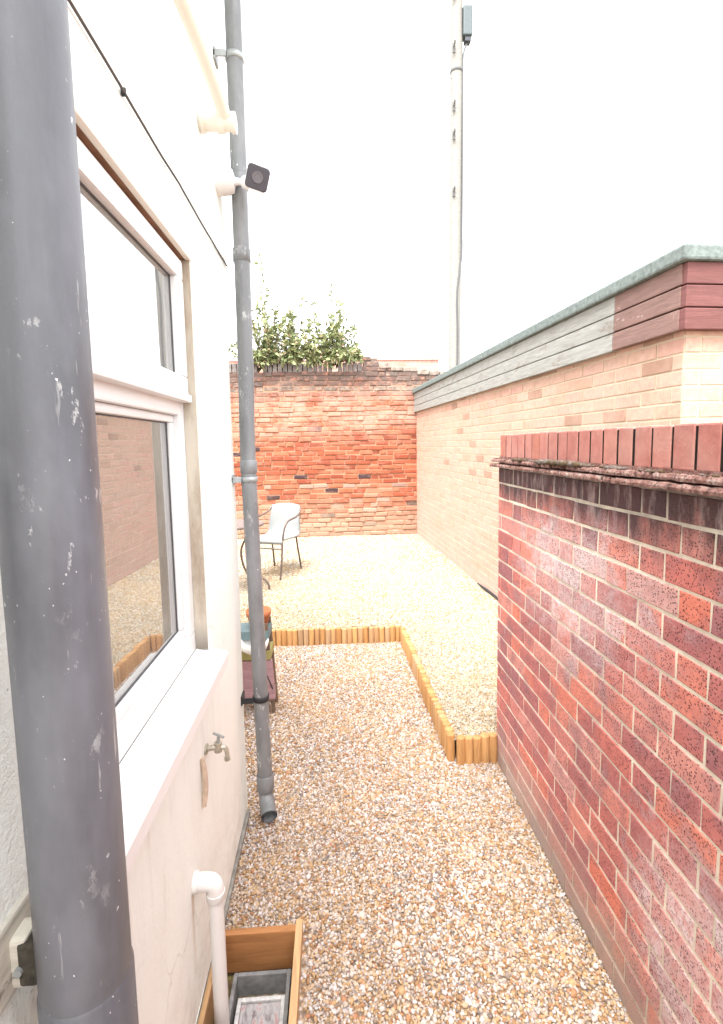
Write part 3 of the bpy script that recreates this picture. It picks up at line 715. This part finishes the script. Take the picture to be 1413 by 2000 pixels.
dp = empty('downpipe', (-.335, 2.05, 0), 'slim weathered grey downpipe with open shoe at corner of cream wall', 'pipe')
DX, DY, DR = -.338, 2.055, .031
TILT = [(-.325, 2.05, .17), (DX, DY, 1.0), (DX-.008, DY, 1.6), (DX-.002, DY, 2.1), (DX+.002, DY, 4.05)]
mb = MB(); mb.tube(spline(TILT, 6), DR, 28); mb.build('pipe', MT['pvc'], dp)
def dpx(z):
    for a, b in zip(TILT, TILT[1:]):
        if a[2] <= z <= b[2]: t_ = (z-a[2])/(b[2]-a[2]); return Vector(a).lerp(Vector(b), t_)
for z in (.54, 1.475, 3.075):
    c = dpx(z); mb = MB()
    mb.tube([c+Vector((0, 0, -.011)), c+Vector((0, 0, -.01)), c+Vector((0, 0, .01)), c+Vector((0, 0, .011))], [DR, DR+.004, DR+.004, DR], 28, caps=False)
    mb.bbox((XW-.004, c.y-.03, z-.012), (c.x-DR+.004, c.y-.022, z+.012), .002); mb.bbox((XW-.004, c.y-.03, z-.02), (XW+.006, c.y+.03, z+.02), .002)
    mb.build('clip', MT['black'] if z < 1 else MT['galv'], dp)
for z in (1.50, 2.33, 2.60):
    c = dpx(z); mb = MB(); mb.tube([c, c+Vector((0, 0, .002)), c+Vector((0, 0, .05)), c+Vector((0, 0, .054))], [DR, DR+.0035, DR+.0035, DR], 28, caps=False); mb.build('collar', MT['pvc'], dp)
mb = MB(); b0 = Vector(TILT[0])
mb.tube([b0+Vector((0, 0, -.05)), b0+Vector((0, 0, -.045)), b0+Vector((0, 0, .02)), b0+Vector((0, 0, .025))], [DR+.003, DR+.006, DR+.006, DR+.002], 28, caps=False)
el = [b0+Vector((0, 0, -.04)), b0+Vector((.001, -.003, -.062)), b0+Vector((.006, -.020, -.085)), b0+Vector((.016, -.055, -.102)), b0+Vector((.024, -.085, -.110))]
mb.tube(el, [DR, DR, DR+.001, DR+.002, DR+.003], 28, caps=False); mb.tube(el[1:], [DR-.005, DR-.004, DR-.003, DR-.002], 28, caps=False)
mb.build('shoe', MT['pvc'], dp)

op = empty('waste_pipe', (-.41, 1.75, 2.66), 'cream painted waste pipe slanting overhead along wall into a short stub', 'pipe')
mb = MB(); mb.cyl((XW-.02, 1.755, 2.665), (-.300, 1.755, 2.665), .026, 24); mb.build('stub', MT['cream_paint'], op)
for a, b in ((-.405, -.392), (-.352, -.328), (-.305, -.292)):
    mb = MB(); mb.cyl((a, 1.755, 2.665), (b, 1.755, 2.665), .031, 24); mb.build('collar', MT['cream_paint'], op)
mb = MB(); mb.tube(spline([(-.325, 1.752, 2.672), (-.332, 1.66, 2.70), (-.352, 1.45, 2.735), (-.378, 1.2, 2.762), (-.386, .9, 2.79), (-.386, -.6, 2.9)], 6), .021, 20); mb.build('pipe', MT['cream_paint'], op)

cb = MB(); pts = [(XW+.006+.002*noise.noise((y*8, 0, 0)), y, 2.326+.006*noise.noise((y*3, 5, 0))) for y in np.linspace(-1.0, 2.085, 50)]
cable = cb.tube(pts, .0030, 8)
cbo = empty('cable', (XW, .8, 2.32), 'thin dark cable clipped along cream wall above the window', 'cable')
cb.build('wire', plain('brown_cable', (.09, .075, .065), .7), cbo)
mb = MB(); mb.bbox((XW-.001, 1.10, 2.320), (XW+.009, 1.106, 2.336), .002); mb.build('clip', MT['black'], cbo)

# CCTV camera on a round base
cc = empty('security_camera', (XW, 1.99, 2.60), 'white wall mounted security camera with dark square face, beside downpipe', 'camera')
mb = MB(); mb.tube([(XW-.01, 2.0, 2.605), (XW+.026, 2.0, 2.605), (XW+.027, 2.0, 2.605), (XW+.044, 2.0, 2.605), (XW+.045, 2.0, 2.605), (XW+.058, 2.0, 2.605), (XW+.062, 2.0, 2.605)], [.05, .05, .047, .047, .043, .040, .026], 32); mb.build('mount', MT['white'], cc)
mb = MB(); mb.tube(spline([(XW+.058, 2.0, 2.605), (XW+.085, 1.998, 2.603), (-.298, 1.985, 2.592)], 5), [.018, .016, .014, .013, .012, .012, .013, .014, .016, .018, .02], 16)
bm = bmesh.new(); bmesh.ops.create_uvsphere(bm, u_segments=16, v_segments=10, radius=.024)
for v in bm.verts: v.co += Vector((-.300, 1.985, 2.595))
mb.bm(bm, None, True); mb.build('ball_joint', MT['white'], cc)
fdir = Vector((.16, -.93, -.30)).normalized(); cx_ = fdir.cross(Vector((.24, 0, 1))).normalized(); cz_ = cx_.cross(fdir)
cm = Matrix((cx_, fdir, cz_)).transposed().to_4x4(); cm.translation = Vector((-.248, 1.90, 2.566))
def rrect(hw, hh, r, n=6):
    return [(sx*(hw-r)+r*math.cos(a0+math.pi/2*i/n), sy*(hh-r)+r*math.sin(a0+math.pi/2*i/n)) for sx, sy, a0 in ((1, 1, 0), (-1, 1, math.pi/2), (-1, -1, math.pi), (1, -1, 3*math.pi/2)) for i in range(n+1)]
def loft(mb, secs, mat4, cap=True):
    n = len(secs[0][1]); vs = []; fs = []
    for y, ring in secs: vs += [mat4 @ Vector((x, y, z)) for x, z in ring]
    for i in range(len(secs)-1):
        for k in range(n): fs.append((i*n+k, (i+1)*n+k, (i+1)*n+(k+1) % n, i*n+(k+1) % n))
    if cap: fs += [tuple(range(n)), tuple((len(secs)-1)*n+k for k in range(n))[::-1]]
    mb.add(vs, fs, smooth=False)
mb = MB(); loft(mb, [(-.10, rrect(.022, .02, .012)), (-.09, rrect(.032, .030, .014)), (-.02, rrect(.038, .037, .014)), (.016, rrect(.0405, .0395, .014))], cm); mb.build('body', MT['white'], cc)
mb = MB(); loft(mb, [(.0155, rrect(.0395, .0385, .013)), (.020, rrect(.039, .038, .013)), (.022, rrect(.036, .035, .012))], cm); mb.build('front_face', plain('black_camera_face', (.06, .055, .07), .35, .5, .05), cc)
mb = MB()
ring = lambda r: [(r*math.cos(2*math.pi*k/24), r*math.sin(2*math.pi*k/24)) for k in range(24)]
loft(mb, [(.021, ring(.020)), (.026, ring(.019)), (.026, ring(.014)), (.024, ring(.012))], cm); mb.build('lens', plain('lens_ring', (.14, .13, .15), .25, .6, .05), cc)

# outdoor tap
tp = empty('tap', (XW, 1.47, .69), 'small brass outdoor tap sticking out of cream wall below window', 'tap')
mb = MB(); mb.cyl((XW-.005, 1.46, .69), (XW+.008, 1.46, .69), .020, 16); mb.tube(spline([(XW, 1.46, .69), (XW+.03, 1.465, .692), (XW+.055, 1.47, .69)], 4), .0105, 14)
mb.cyl((XW+.046, 1.47, .672), (XW+.046, 1.47, .708), .015, 14); mb.build('body', plain('dull_brass', (.47, .44, .36), .45, .5, .25, 60, .6), tp)
mb = MB(); mb.tube(spline([(XW+.052, 1.47, .69), (XW+.072, 1.472, .684), (XW+.078, 1.473, .665), (XW+.078, 1.473, .640)], 5), .0085, 14)
mb.cyl((XW+.078, 1.473, .646), (XW+.078, 1.473, .634), .0115, 14); mb.build('spout', plain('dull_brass_spout', (.47, .44, .36), .45, .5, .25, 60, .6), tp)
mb = MB(); mb.tube([(XW+.046, 1.47, .705), (XW+.05, 1.47, .735)], .006, 10); mb.tube([(XW+.028, 1.485, .737), (XW+.05, 1.47, .738), (XW+.072, 1.455, .737)], .0048, 10); mb.build('handle', MT['galv'], tp)
tp.scale = (.8, .8, .8)
mb = MB(); mb.tube(spline([(XW+.003, 1.405, .70), (XW+.010, 1.405, .66), (XW+.011, 1.405, .60), (XW+.004, 1.402, .55)], 4), .008, 10)
tag(mb.build('pipe_stub', plain('rusty_copper', (.60, .47, .36), .8, .2, .25, 30)), 'short rust stained pipe on cream wall just below the tap', 'pipe')

# white sink waste
wp = empty('waste_pipe', (-.36, 1.28, 0), 'white plastic sink waste pipe with elbow dropping into timber framed drain', 'pipe')
WR = .0205; wy = 1.285; wxx = -.352
mb = MB(); mb.tube([(wxx, wy, -.05), (wxx, wy, .385)], WR, 20); mb.build('pipe', MT['pipe_white'], wp)
mb = MB(); mb.tube(spline([(XW-.01, wy, .415), (XW+.02, wy, .415), (wxx-.012, wy, .413), (wxx-.002, wy, .402), (wxx, wy, .385), (wxx, wy, .365)], 5), WR+.003, 20); mb.cyl((XW-.002, wy, .415), (XW+.014, wy, .415), WR+.006, 20)
mb.tube([(wxx, wy, .362), (wxx, wy, .366), (wxx, wy, .385)], [WR+.002, WR+.005, WR+.005], 20); mb.build('elbow', MT['pipe_white'], wp)

# ------------------------------------------------------------------ timber surround, gully
df = empty('drain_surround', (-.26, 1.35, 0), 'new pine board box framing the drain, set in the gravel', 'drain frame')
def board(a, b, m_, lab=None):
    q = MB(); q.bbox(a, b, .003, (rng.random(), 0, 0, 1)); q.build('board', m_, df, lab)
ZB0, ZB1 = -.085, .050
board((-.400, 1.472, ZB0), (-.152, 1.494, ZB1), MT['pine_x']); board((-.156-.0, 1.19, ZB0), (-.1335, 1.508, ZB1+.004), MT['pine_y'])
board((-.404, 1.195, ZB0), (-.1575, 1.216, ZB1-.004), MT['pine_x']); board((-.4085, 1.2175, ZB0), (-.392, 1.4705, ZB1-.02), MT['pine_y'])
mb = MB(); mb.box((-.41, 1.18, -.118), (-.13, 1.51, -.10)); tag(mb.build('drain_floor', mat_gravel_bed('drain_debris', [(0, (.16, .13, .06)), (.4, (.24, .2, .08)), (.7, (.3, .22, .16)), (.9, (.45, .4, .3))], 60)), kind='structure')
gu = empty('drain_gully', (-.26, 1.33, -.1), 'old grey drain gully with stained square grate inside the pine box', 'drain')
mb = MB(); gx0, gx1, gy0, gy1 = -.345, -.168, 1.235, 1.425
for a, b in (((gx0, gy0, -.104), (gx0+.012, gy1, -.03)), ((gx1-.012, gy0, -.104), (gx1, gy1, -.03)), ((gx0+.0125, gy1-.012, -.104), (gx1-.0125, gy1, -.03)), ((gx0+.0125, gy0, -.104), (gx1-.0125, gy0+.012, -.03))): mb.bbox(a, b, .002)
mb.build('hopper', plain('grey_gully_plastic', (.20, .20, .20), .7, .3, .35, 30), gu)
mb = MB(); a0, a1, b0_, b1_ = gx0+.02, gx1-.014, gy0+.015, gy1-.05
for a, b in (((a0, b0_, -.07), (a0+.012, b1_, -.058)), ((a1-.012, b0_, -.07), (a1, b1_, -.058)), ((a0+.0122, b1_-.012, -.07), (a1-.0122, b1_, -.058)), ((a0+.0122, b0_, -.07), (a1-.0122, b0_+.012, -.058))): mb.bbox(a, b, .002)
mb.build('grate_rim', plain('galvanised_rim', (.52, .51, .50), .5, .4, .3, 50), gu)
sg = NT('stained_plate', .6, .4); q = sg.noise(28, 5, .7, sg.map((1.6, .5, 1)), .5)
sg.col(sg.ramp(q, [(.3, (.11, .06, .055)), (.42, (.30, .28, .28)), (.52, (.42, .40, .40)), (.60, (.40, .13, .11)), (.72, (.45, .40, .38))])); sg.bump(q, .4, .004)
mb = MB(); mb.bbox((a0+.0125, b0_+.0125, -.078), (a1-.0125, b1_-.0125, -.066), .002); mb.build('grate', sg.done(), gu)

# ------------------------------------------------------------------ log edging: three runs
def edging(p, q, label, zt0, zt1, back):
    p = Vector(p); q = Vector(q); L = (q-p).length; n = round(L/.0445); u = (q-p)/n
    root = empty('log_edging', (p+q)/2, label, 'log edging', 'log rolls holding up the raised gravel')
    for i in range(n):
        c = p+u*(i+.5); r = .0222*rng.uniform(.97, 1.02); zt = zt0+(zt1-zt0)*i/n+rng.uniform(-.006, .005)
        m_ = MB(); bz = -.06
        ring = [(math.cos(a), math.sin(a)) for a in [2*math.pi*k/18 for k in range(18)]]
        d = Vector((rng.uniform(-.003, .003), rng.uniform(-.003, .003), 0)); col = (rng.random(), rng.random(), 0, 1)
        secs = [(bz, r), (zt-.005, r), (zt-.001, r-.002), (zt, r-.005)]
        vs = [(c.x+d.x*(z > 0)+x*rr, c.y+d.y*(z > 0)+y*rr, z) for z, rr in secs for x, y in ring]; k = 18
        m_.add(vs, [(j*k+a, j*k+(a+1) % k, (j+1)*k+(a+1) % k, (j+1)*k+a) for j in range(3) for a in range(k)], col, True)
        m_.add(vs[-k:], [tuple(range(k))], col)
        m_.build('log', MT['log'], root)
edging((.590, 2.335, 0), (.797, 2.335, 0), 'shortest run of log edging, five logs butting against the red brick wall', .138, .138, 0)
edging((.567, 2.345, 0), (.532, 3.885, 0), 'long slanting run of log edging along right side of lower path', .136, .128, 0)
edging((.520, 3.905, 0), (-1.02, 3.912, 0), 'far run of log edging crossing the path in front of the raised gravel', .128, .138, 0)

# ------------------------------------------------------------------ small stand with pots behind the downpipe
st = empty('plant_stand', (-.5, 2.95, 0), 'mauve and olive painted tapering wooden stand half hidden behind downpipe', 'plant stand')
mauve = mat_board('mauve_paint', (.36, .22, .24), .64, (.46, .36, .34)); olive = plain('olive_paint', (.30, .27, .10), .7); brown = plain('stand_brown', (.15, .10, .07), .8)
def slope(z): return -.372-.055*z   # right edge leans in towards the top
mb = MB(); zs = [.10, .34]; vs = []
for z in zs: vs += [(-.62, 2.866, z), (slope(z), 2.866, z), (slope(z), 2.90, z), (-.62, 2.90, z)]
mb.add(vs, [(0, 1, 5, 4), (1, 2, 6, 5), (2, 3, 7, 6), (3, 0, 4, 7), (4, 5, 6, 7), (3, 2, 1, 0)]); mb.build('panel', mauve, st)
mb = MB(); mb.tube([(-.47, 2.864, .18), (-.465, 2.864, .255), (-.425, 2.864, .262), (-.402, 2.864, .20), (-.390, 2.864, .165)], .0035, 6); mb.build('panel_groove', MT['dark'], st)
mb = MB()
for x, y in ((0, 2.884), (0, 3.02)): mb.tube([(slope(0)-.016, y, -.02), (slope(.56)-.016, y+.0, .56)], .014, 4)
mb.build('leg', brown, st)
mb = MB(); mb.tube([(-.62, 2.872, -.02), (-.60, 2.872, .56)], .015, 4); mb.build('leg', brown, st)
mb = MB(); mb.bbox((-.62, 2.868, .345), (slope(.35)-.004, 3.03, .40), .004); mb.build('shelf', olive, st, 'olive painted shelf edge')
mb = MB(); mb.bbox((-.62, 2.868, .085), (slope(.1)-.004, 3.03, .125), .004); mb.build('shelf', brown, st, 'dark brown bottom shelf')
mb = MB(); mb.bbox((-.60, 2.87, .47), (slope(.5)-.003, 3.03, .52), .004); mb.build('shelf', plain('teal_paint', (.13, .19, .20), .7), st, 'teal painted top shelf')
def lathe(prof, c, n=28):
    m_ = MB(); vs = [(c[0]+r*math.cos(2*math.pi*k/n), c[1]+r*math.sin(2*math.pi*k/n), c[2]+z) for r, z in prof for k in range(n)]
    m_.add(vs, [(i*n+k, i*n+(k+1) % n, (i+1)*n+(k+1) % n, (i+1)*n+k) for i in range(len(prof)-1) for k in range(n)], smooth=True); return m_
tag(lathe([(0, 0), (.05, 0), (.068, .075), (.074, .076), (.076, .105), (.070, .105), (.066, .08), (0, .075)], (-.470, 2.95, .521)).build('plant_pot', plain('terracotta', (.48, .17, .075), .85)), 'terracotta pot on top shelf of the mauve stand', 'plant pot')
m_ = lathe([(0, 0), (.04, .004), (.075, .03), (.088, .075), (.080, .075), (.06, .03), (0, .02)], (-.487, 2.845, .40)); m_.build('bowl', MT['white'])
tag(bpy.data.objects['bowl'], 'white rounded bowl at edge of the olive shelf behind downpipe', 'bowl')

# ------------------------------------------------------------------ garden chair and table
Z0 = BEDZ+.004
ch = empty('garden_chair', (-.75, 5.75, Z0), 'white woven garden armchair with bronze tube legs in front of old brick wall', 'chair')
A_ = Vector((-.615, 5.454, Z0)); B_ = Vector((-.412, 5.934, Z0)); C_ = Vector((-.752, 6.105, Z0)); D_ = A_+C_-B_
O = (A_+B_+C_+D_)/4; fy = ((A_+D_)-(B_+C_)).normalized(); fx = Vector((fy.y, -fy.x, 0))*-1     # fy: facing; fx: the chair's left
if fx.dot(A_-D_) < 0: fx = -fx
def cp(l, f, z): return O+fx*l+fy*f+Vector((0, 0, z))
for s in (1, -1):
    lf = A_ if s > 0 else D_; lb = B_ if s > 0 else C_
    m_ = MB(); m_.tube(spline([lf, cp(.195*s, .235, .22), cp(.205*s, .225, .42), cp(.225*s, .20, .58), cp(.235*s, .13, .645), cp(.235*s, -.06, .665), cp(.215*s, -.20, .70), cp(.185*s, -.265, .765)], 6), .011, 12); m_.build('leg', MT['steel_dark'], ch)
    m_ = MB(); m_.tube([lb, cp(.165*s, -.18, .41), cp(.16*s, -.05, .415)], .011, 12); m_.build('leg', MT['steel_dark'], ch)
for a_, b_ in ((cp(-.19, .232, .34), cp(.19, .232, .34)), (cp(-.165, -.18, .40), cp(.165, -.18, .40))):
    m_ = MB(); m_.tube([a_, b_], .008, 10); m_.build('stretcher', MT['steel_dark'], ch)
wv = NT('white_woven_plastic', .55, .4); wx_ = wv.n('ShaderNodeTexWave'); wx_.inputs['Scale'].default_value = 26; wx_.inputs['Distortion'].default_value = .3
wv.t.links.new(wv.map((1, 1, 1.2)), wx_.inputs['Vector']); wv.col(wv.mix(wx_.outputs['Fac'], (.19, .20, .198), (.26, .272, .268))); wv.bump(wx_.outputs['Fac'], .4, .004)
prof = [(.235, .395), (.245, .420), (.22, .437), (.10, .436), (-.06, .430), (-.16, .437), (-.205, .475), (-.225, .56), (-.245, .66), (-.268, .755), (-.285, .785), (-.30, .780)]
m_ = MB(); N = 12; vs = []
for i, (f, z) in enumerate(spline([Vector((f, z, 0)) for f, z in prof], 3) and [(v.x, v.y) for v in spline([Vector((f, z, 0)) for f, z in prof], 3)]):
    for k in range(N+1):
        u_ = k/N*2-1; hw = .215 if z < .45 else .215-.03*(z-.45)/.33
        bow = -.035*(u_*u_-.4)*(-1 if z > .47 else .25)*min(1, abs(z-.43)/.2+.25)
        vs.append(cp(hw*u_, f+bow, z+(.0 if z < .7 else -.018*u_*u_)))
R_ = len(vs)//(N+1); fs = [(j*(N+1)+i, j*(N+1)+i+1, (j+1)*(N+1)+i+1, (j+1)*(N+1)+i) for j in range(R_-1) for i in range(N)]
m_.add(vs, fs, smooth=True); so_ = m_.build('woven_seat', wv.done(), ch)
md = so_.modifiers.new('thickness', 'SOLIDIFY'); md.thickness = .014; md.offset = 0

tb = empty('garden_table', (-1.0, 5.2, Z0), 'small round bistro table with curved dark legs, mostly hidden behind downpipe', 'table')
tc_ = Vector((-1.03, 5.14, Z0))
m_ = MB(); m_.tube([tc_+Vector((0, 0, .675)), tc_+Vector((0, 0, .68)), tc_+Vector((0, 0, .695)), tc_+Vector((0, 0, .70))], [.295, .30, .30, .296], 40); m_.build('table_top', plain('dark_table_rim', (.16, .13, .12), .5), tb)
for k in range(3):
    a = -.18+k*2*math.pi/3; e = Vector((math.cos(a), math.sin(a), 0)); m_ = MB()
    m_.tube(spline([tc_+e*.20+Vector((0, 0, .675)), tc_+e*.06+Vector((0, 0, .42)), tc_+e*.12+Vector((0, 0, .17)), tc_+e*.27+Vector((0, 0, .13)), tc_+e*.335+Vector((0, 0, .07)), tc_+e*.35], 6), .011, 12); m_.build('leg', MT['steel_dark'], tb)

# ------------------------------------------------------------------ bush on the wall
bush = empty('bush', (-.5, 8.35, 2.8), 'leafy green shrub sprouting over top of the old back wall', 'bush')
stm = MB(); lf = MB(); r2 = random.Random(3)
def leafy(p, d, L, w, col):
    d = d.normalized(); s = d.cross(Vector((r2.uniform(-1, 1), r2.uniform(-1, 1), r2.uniform(.2, 1)))).normalized(); n_ = s.cross(d)
    lf.add([p, p+d*L*.35+s*w*.5+n_*w*.12, p+d*L*.75+s*w*.35+n_*w*.05-Vector((0, 0, L*.06)), p+d*L-Vector((0, 0, L*.16)), p+d*L*.75-s*w*.35+n_*w*.05-Vector((0, 0, L*.06)), p+d*L*.35-s*w*.5+n_*w*.12],
           [(0, 1, 2, 3), (0, 3, 4, 5)], col)
def branch(base, tip, sag, n, leaf, dens, r0):
    mid = (base+tip)/2+Vector((r2.uniform(-.06, .06), r2.uniform(-.06, .06), sag)); P = spline([base, mid, tip], n)
    stm.tube(P, [r0*(1-.8*i/(len(P)-1)) for i in range(len(P))], 5)
    for i in range(2, len(P)):
        if r2.random() > dens: continue
        for s in range(3):
            d = (P[i]-P[i-1]).normalized()*.6+Vector((r2.gauss(0, 1), r2.gauss(0, 1), r2.gauss(.15, .7)))*.8
            L = leaf*r2.uniform(.6, 1.25); leafy(P[i]+Vector([r2.gauss(0, .012) for _ in range(3)]), d, L, L*r2.uniform(.32, .5), (r2.random(), r2.random(), 0, 1))
roots = [(-.98, 2.86, 44, .55, .92), (-.60, 2.90, 30, .42, .70), (-.25, 2.88, 28, .40, .58), (.10, 2.88, 30, .30, .80), (.32, 2.9, 10, .18, .22)]
for bx, bz, nb, sw, hh in roots:
    for i in range(nb):
        a = r2.gauss(0, 1); b0 = Vector((bx+r2.gauss(0, .05), 8.12+r2.gauss(0, .05), bz))
        tp_ = b0+Vector((sw*.6*a, r2.gauss(-.05, .18), hh*abs(r2.gauss(.75, .38))*(1.1-.28*abs(a))))
        branch(b0, tp_, .06, 8, .085, .85, .007)
for i in range(60):   # drooping skirt over the coping
    bx = r2.uniform(-1.45, .36); b0 = Vector((bx, 8.10, 2.93)); branch(b0, b0+Vector((r2.gauss(0, .12), -.10-.12*r2.random(), r2.uniform(-.06, .14))), .08, 6, .08, .9, .004)
for tx, tz in ((-.92, 4.08), (-1.12, 3.78), (-.42, 3.92), (-.32, 3.88)):   # thin whips
    b0 = Vector((-.75, 8.15, 3.2)); tp_ = Vector((tx, 8.1, tz)); branch(b0, tp_, .12, 14, .075, .16, .003)
    for k in range(7): leafy(tp_+Vector((r2.uniform(-.09, .09), 0, r2.uniform(-.05, .02))), Vector((r2.gauss(0, 1), r2.gauss(0, .5), -.2)), .08, .035, (r2.random(), r2.random(), 0, 1))
lm = NT('leaf', .6, .3); T = lm.tint(); lm.col(lm.ramp(T[0], [(0, (0.130, 0.163, 0.077)), (.4, (0.212, 0.251, 0.112)), (.7, (0.309, 0.339, 0.166)), (.92, (0.422, 0.413, 0.221)), (1, (0.584, 0.354, 0.289))]))
leafm = lm.done(); lm.b.inputs['Transmission Weight'].default_value = 0
stm.build('stem', plain('twig', (.14, .10, .07), .9), bush); lf.build('foliage', leafm, bush)

# ------------------------------------------------------------------ telegraph pole and its wire
tpole = empty('telegraph_pole', (3.2, 13, 0), 'tall pale weathered wooden telegraph pole with climbing steps beyond the garage', 'pole')
PXp = 3.22; mb = MB(); mb.tube([(PXp-.03, 13, -.1), (PXp, 13, 5), (PXp+.035, 13, 10), (PXp+.05, 13, 14.5)], [.165, .155, .145, .135], 24); mb.build('shaft', MT['pole'], tpole)
for z in (7.83, 9.16, 9.82, 11.15, 12.35):
    mb = MB(); mb.tube([(PXp-.07, 12.87, z), (PXp-.07, 12.74, z), (PXp-.07, 12.72, z+.06)], .018, 8); mb.bbox((PXp-.10, 12.83, z-.12), (PXp-.04, 12.86, z+.09), .006); mb.build('step', MT['pole_iron'], tpole)
mb = MB(); mb.tube([(PXp+.037, 13, 10.66), (PXp+.037, 13, 10.67), (PXp+.037, 13, 10.73), (PXp+.037, 13, 10.74)], [.145, .158, .158, .145], 24); mb.build('band', MT['pole_iron'], tpole)
mb = MB(); mb.bbox((PXp+.17, 12.85, 11.45), (PXp+.40, 13.10, 12.12), .03); mb.bbox((PXp+.10, 12.93, 11.55), (PXp+.18, 13.02, 11.65), .01); mb.bbox((PXp+.10, 12.93, 11.9), (PXp+.18, 13.02, 12.0), .01); mb.build('junction_box', plain('blue_grey_box', (.085, .105, .112), .6), tpole)
mb = MB(); mb.bbox((PXp+.22, 12.88, 11.33), (PXp+.37, 13.05, 11.447), .02); mb.build('cable_gland', plain('gland_grey', (.05, .055, .065), .6), tpole)
mb = MB(); mb.tube(spline([(PXp+.29, 12.95, 11.34), (PXp+.20, 12.93, 11.1), (PXp+.17, 12.92, 10.7), (PXp+.165, 12.9, 9), (PXp+.15, 12.88, 7), (PXp+.14, 12.86, 6.3), (PXp+.02, 12.83, 5.4), (PXp+.03, 12.82, 4.3), (PXp+.01, 12.82, 3.0)], 8), .022, 8); mb.build('cable', plain('grey_cable', (.085, .085, .09), .6), tpole)
mb = MB(); p0 = Vector((PXp-.1, 12.95, 10.52)); p1 = Vector((-22, 48, 31)); mb.tube([p0.lerp(p1, i/20)-Vector((0, 0, 3.0*4*(i/20)*(1-i/20)*.25)) for i in range(21)], .007, 6)
tag(mb.build('overhead_wire', plain('grey_wire', (.11, .11, .11), .7)), 'very faint thin overhead wire leaving the telegraph pole to the left', 'wire')
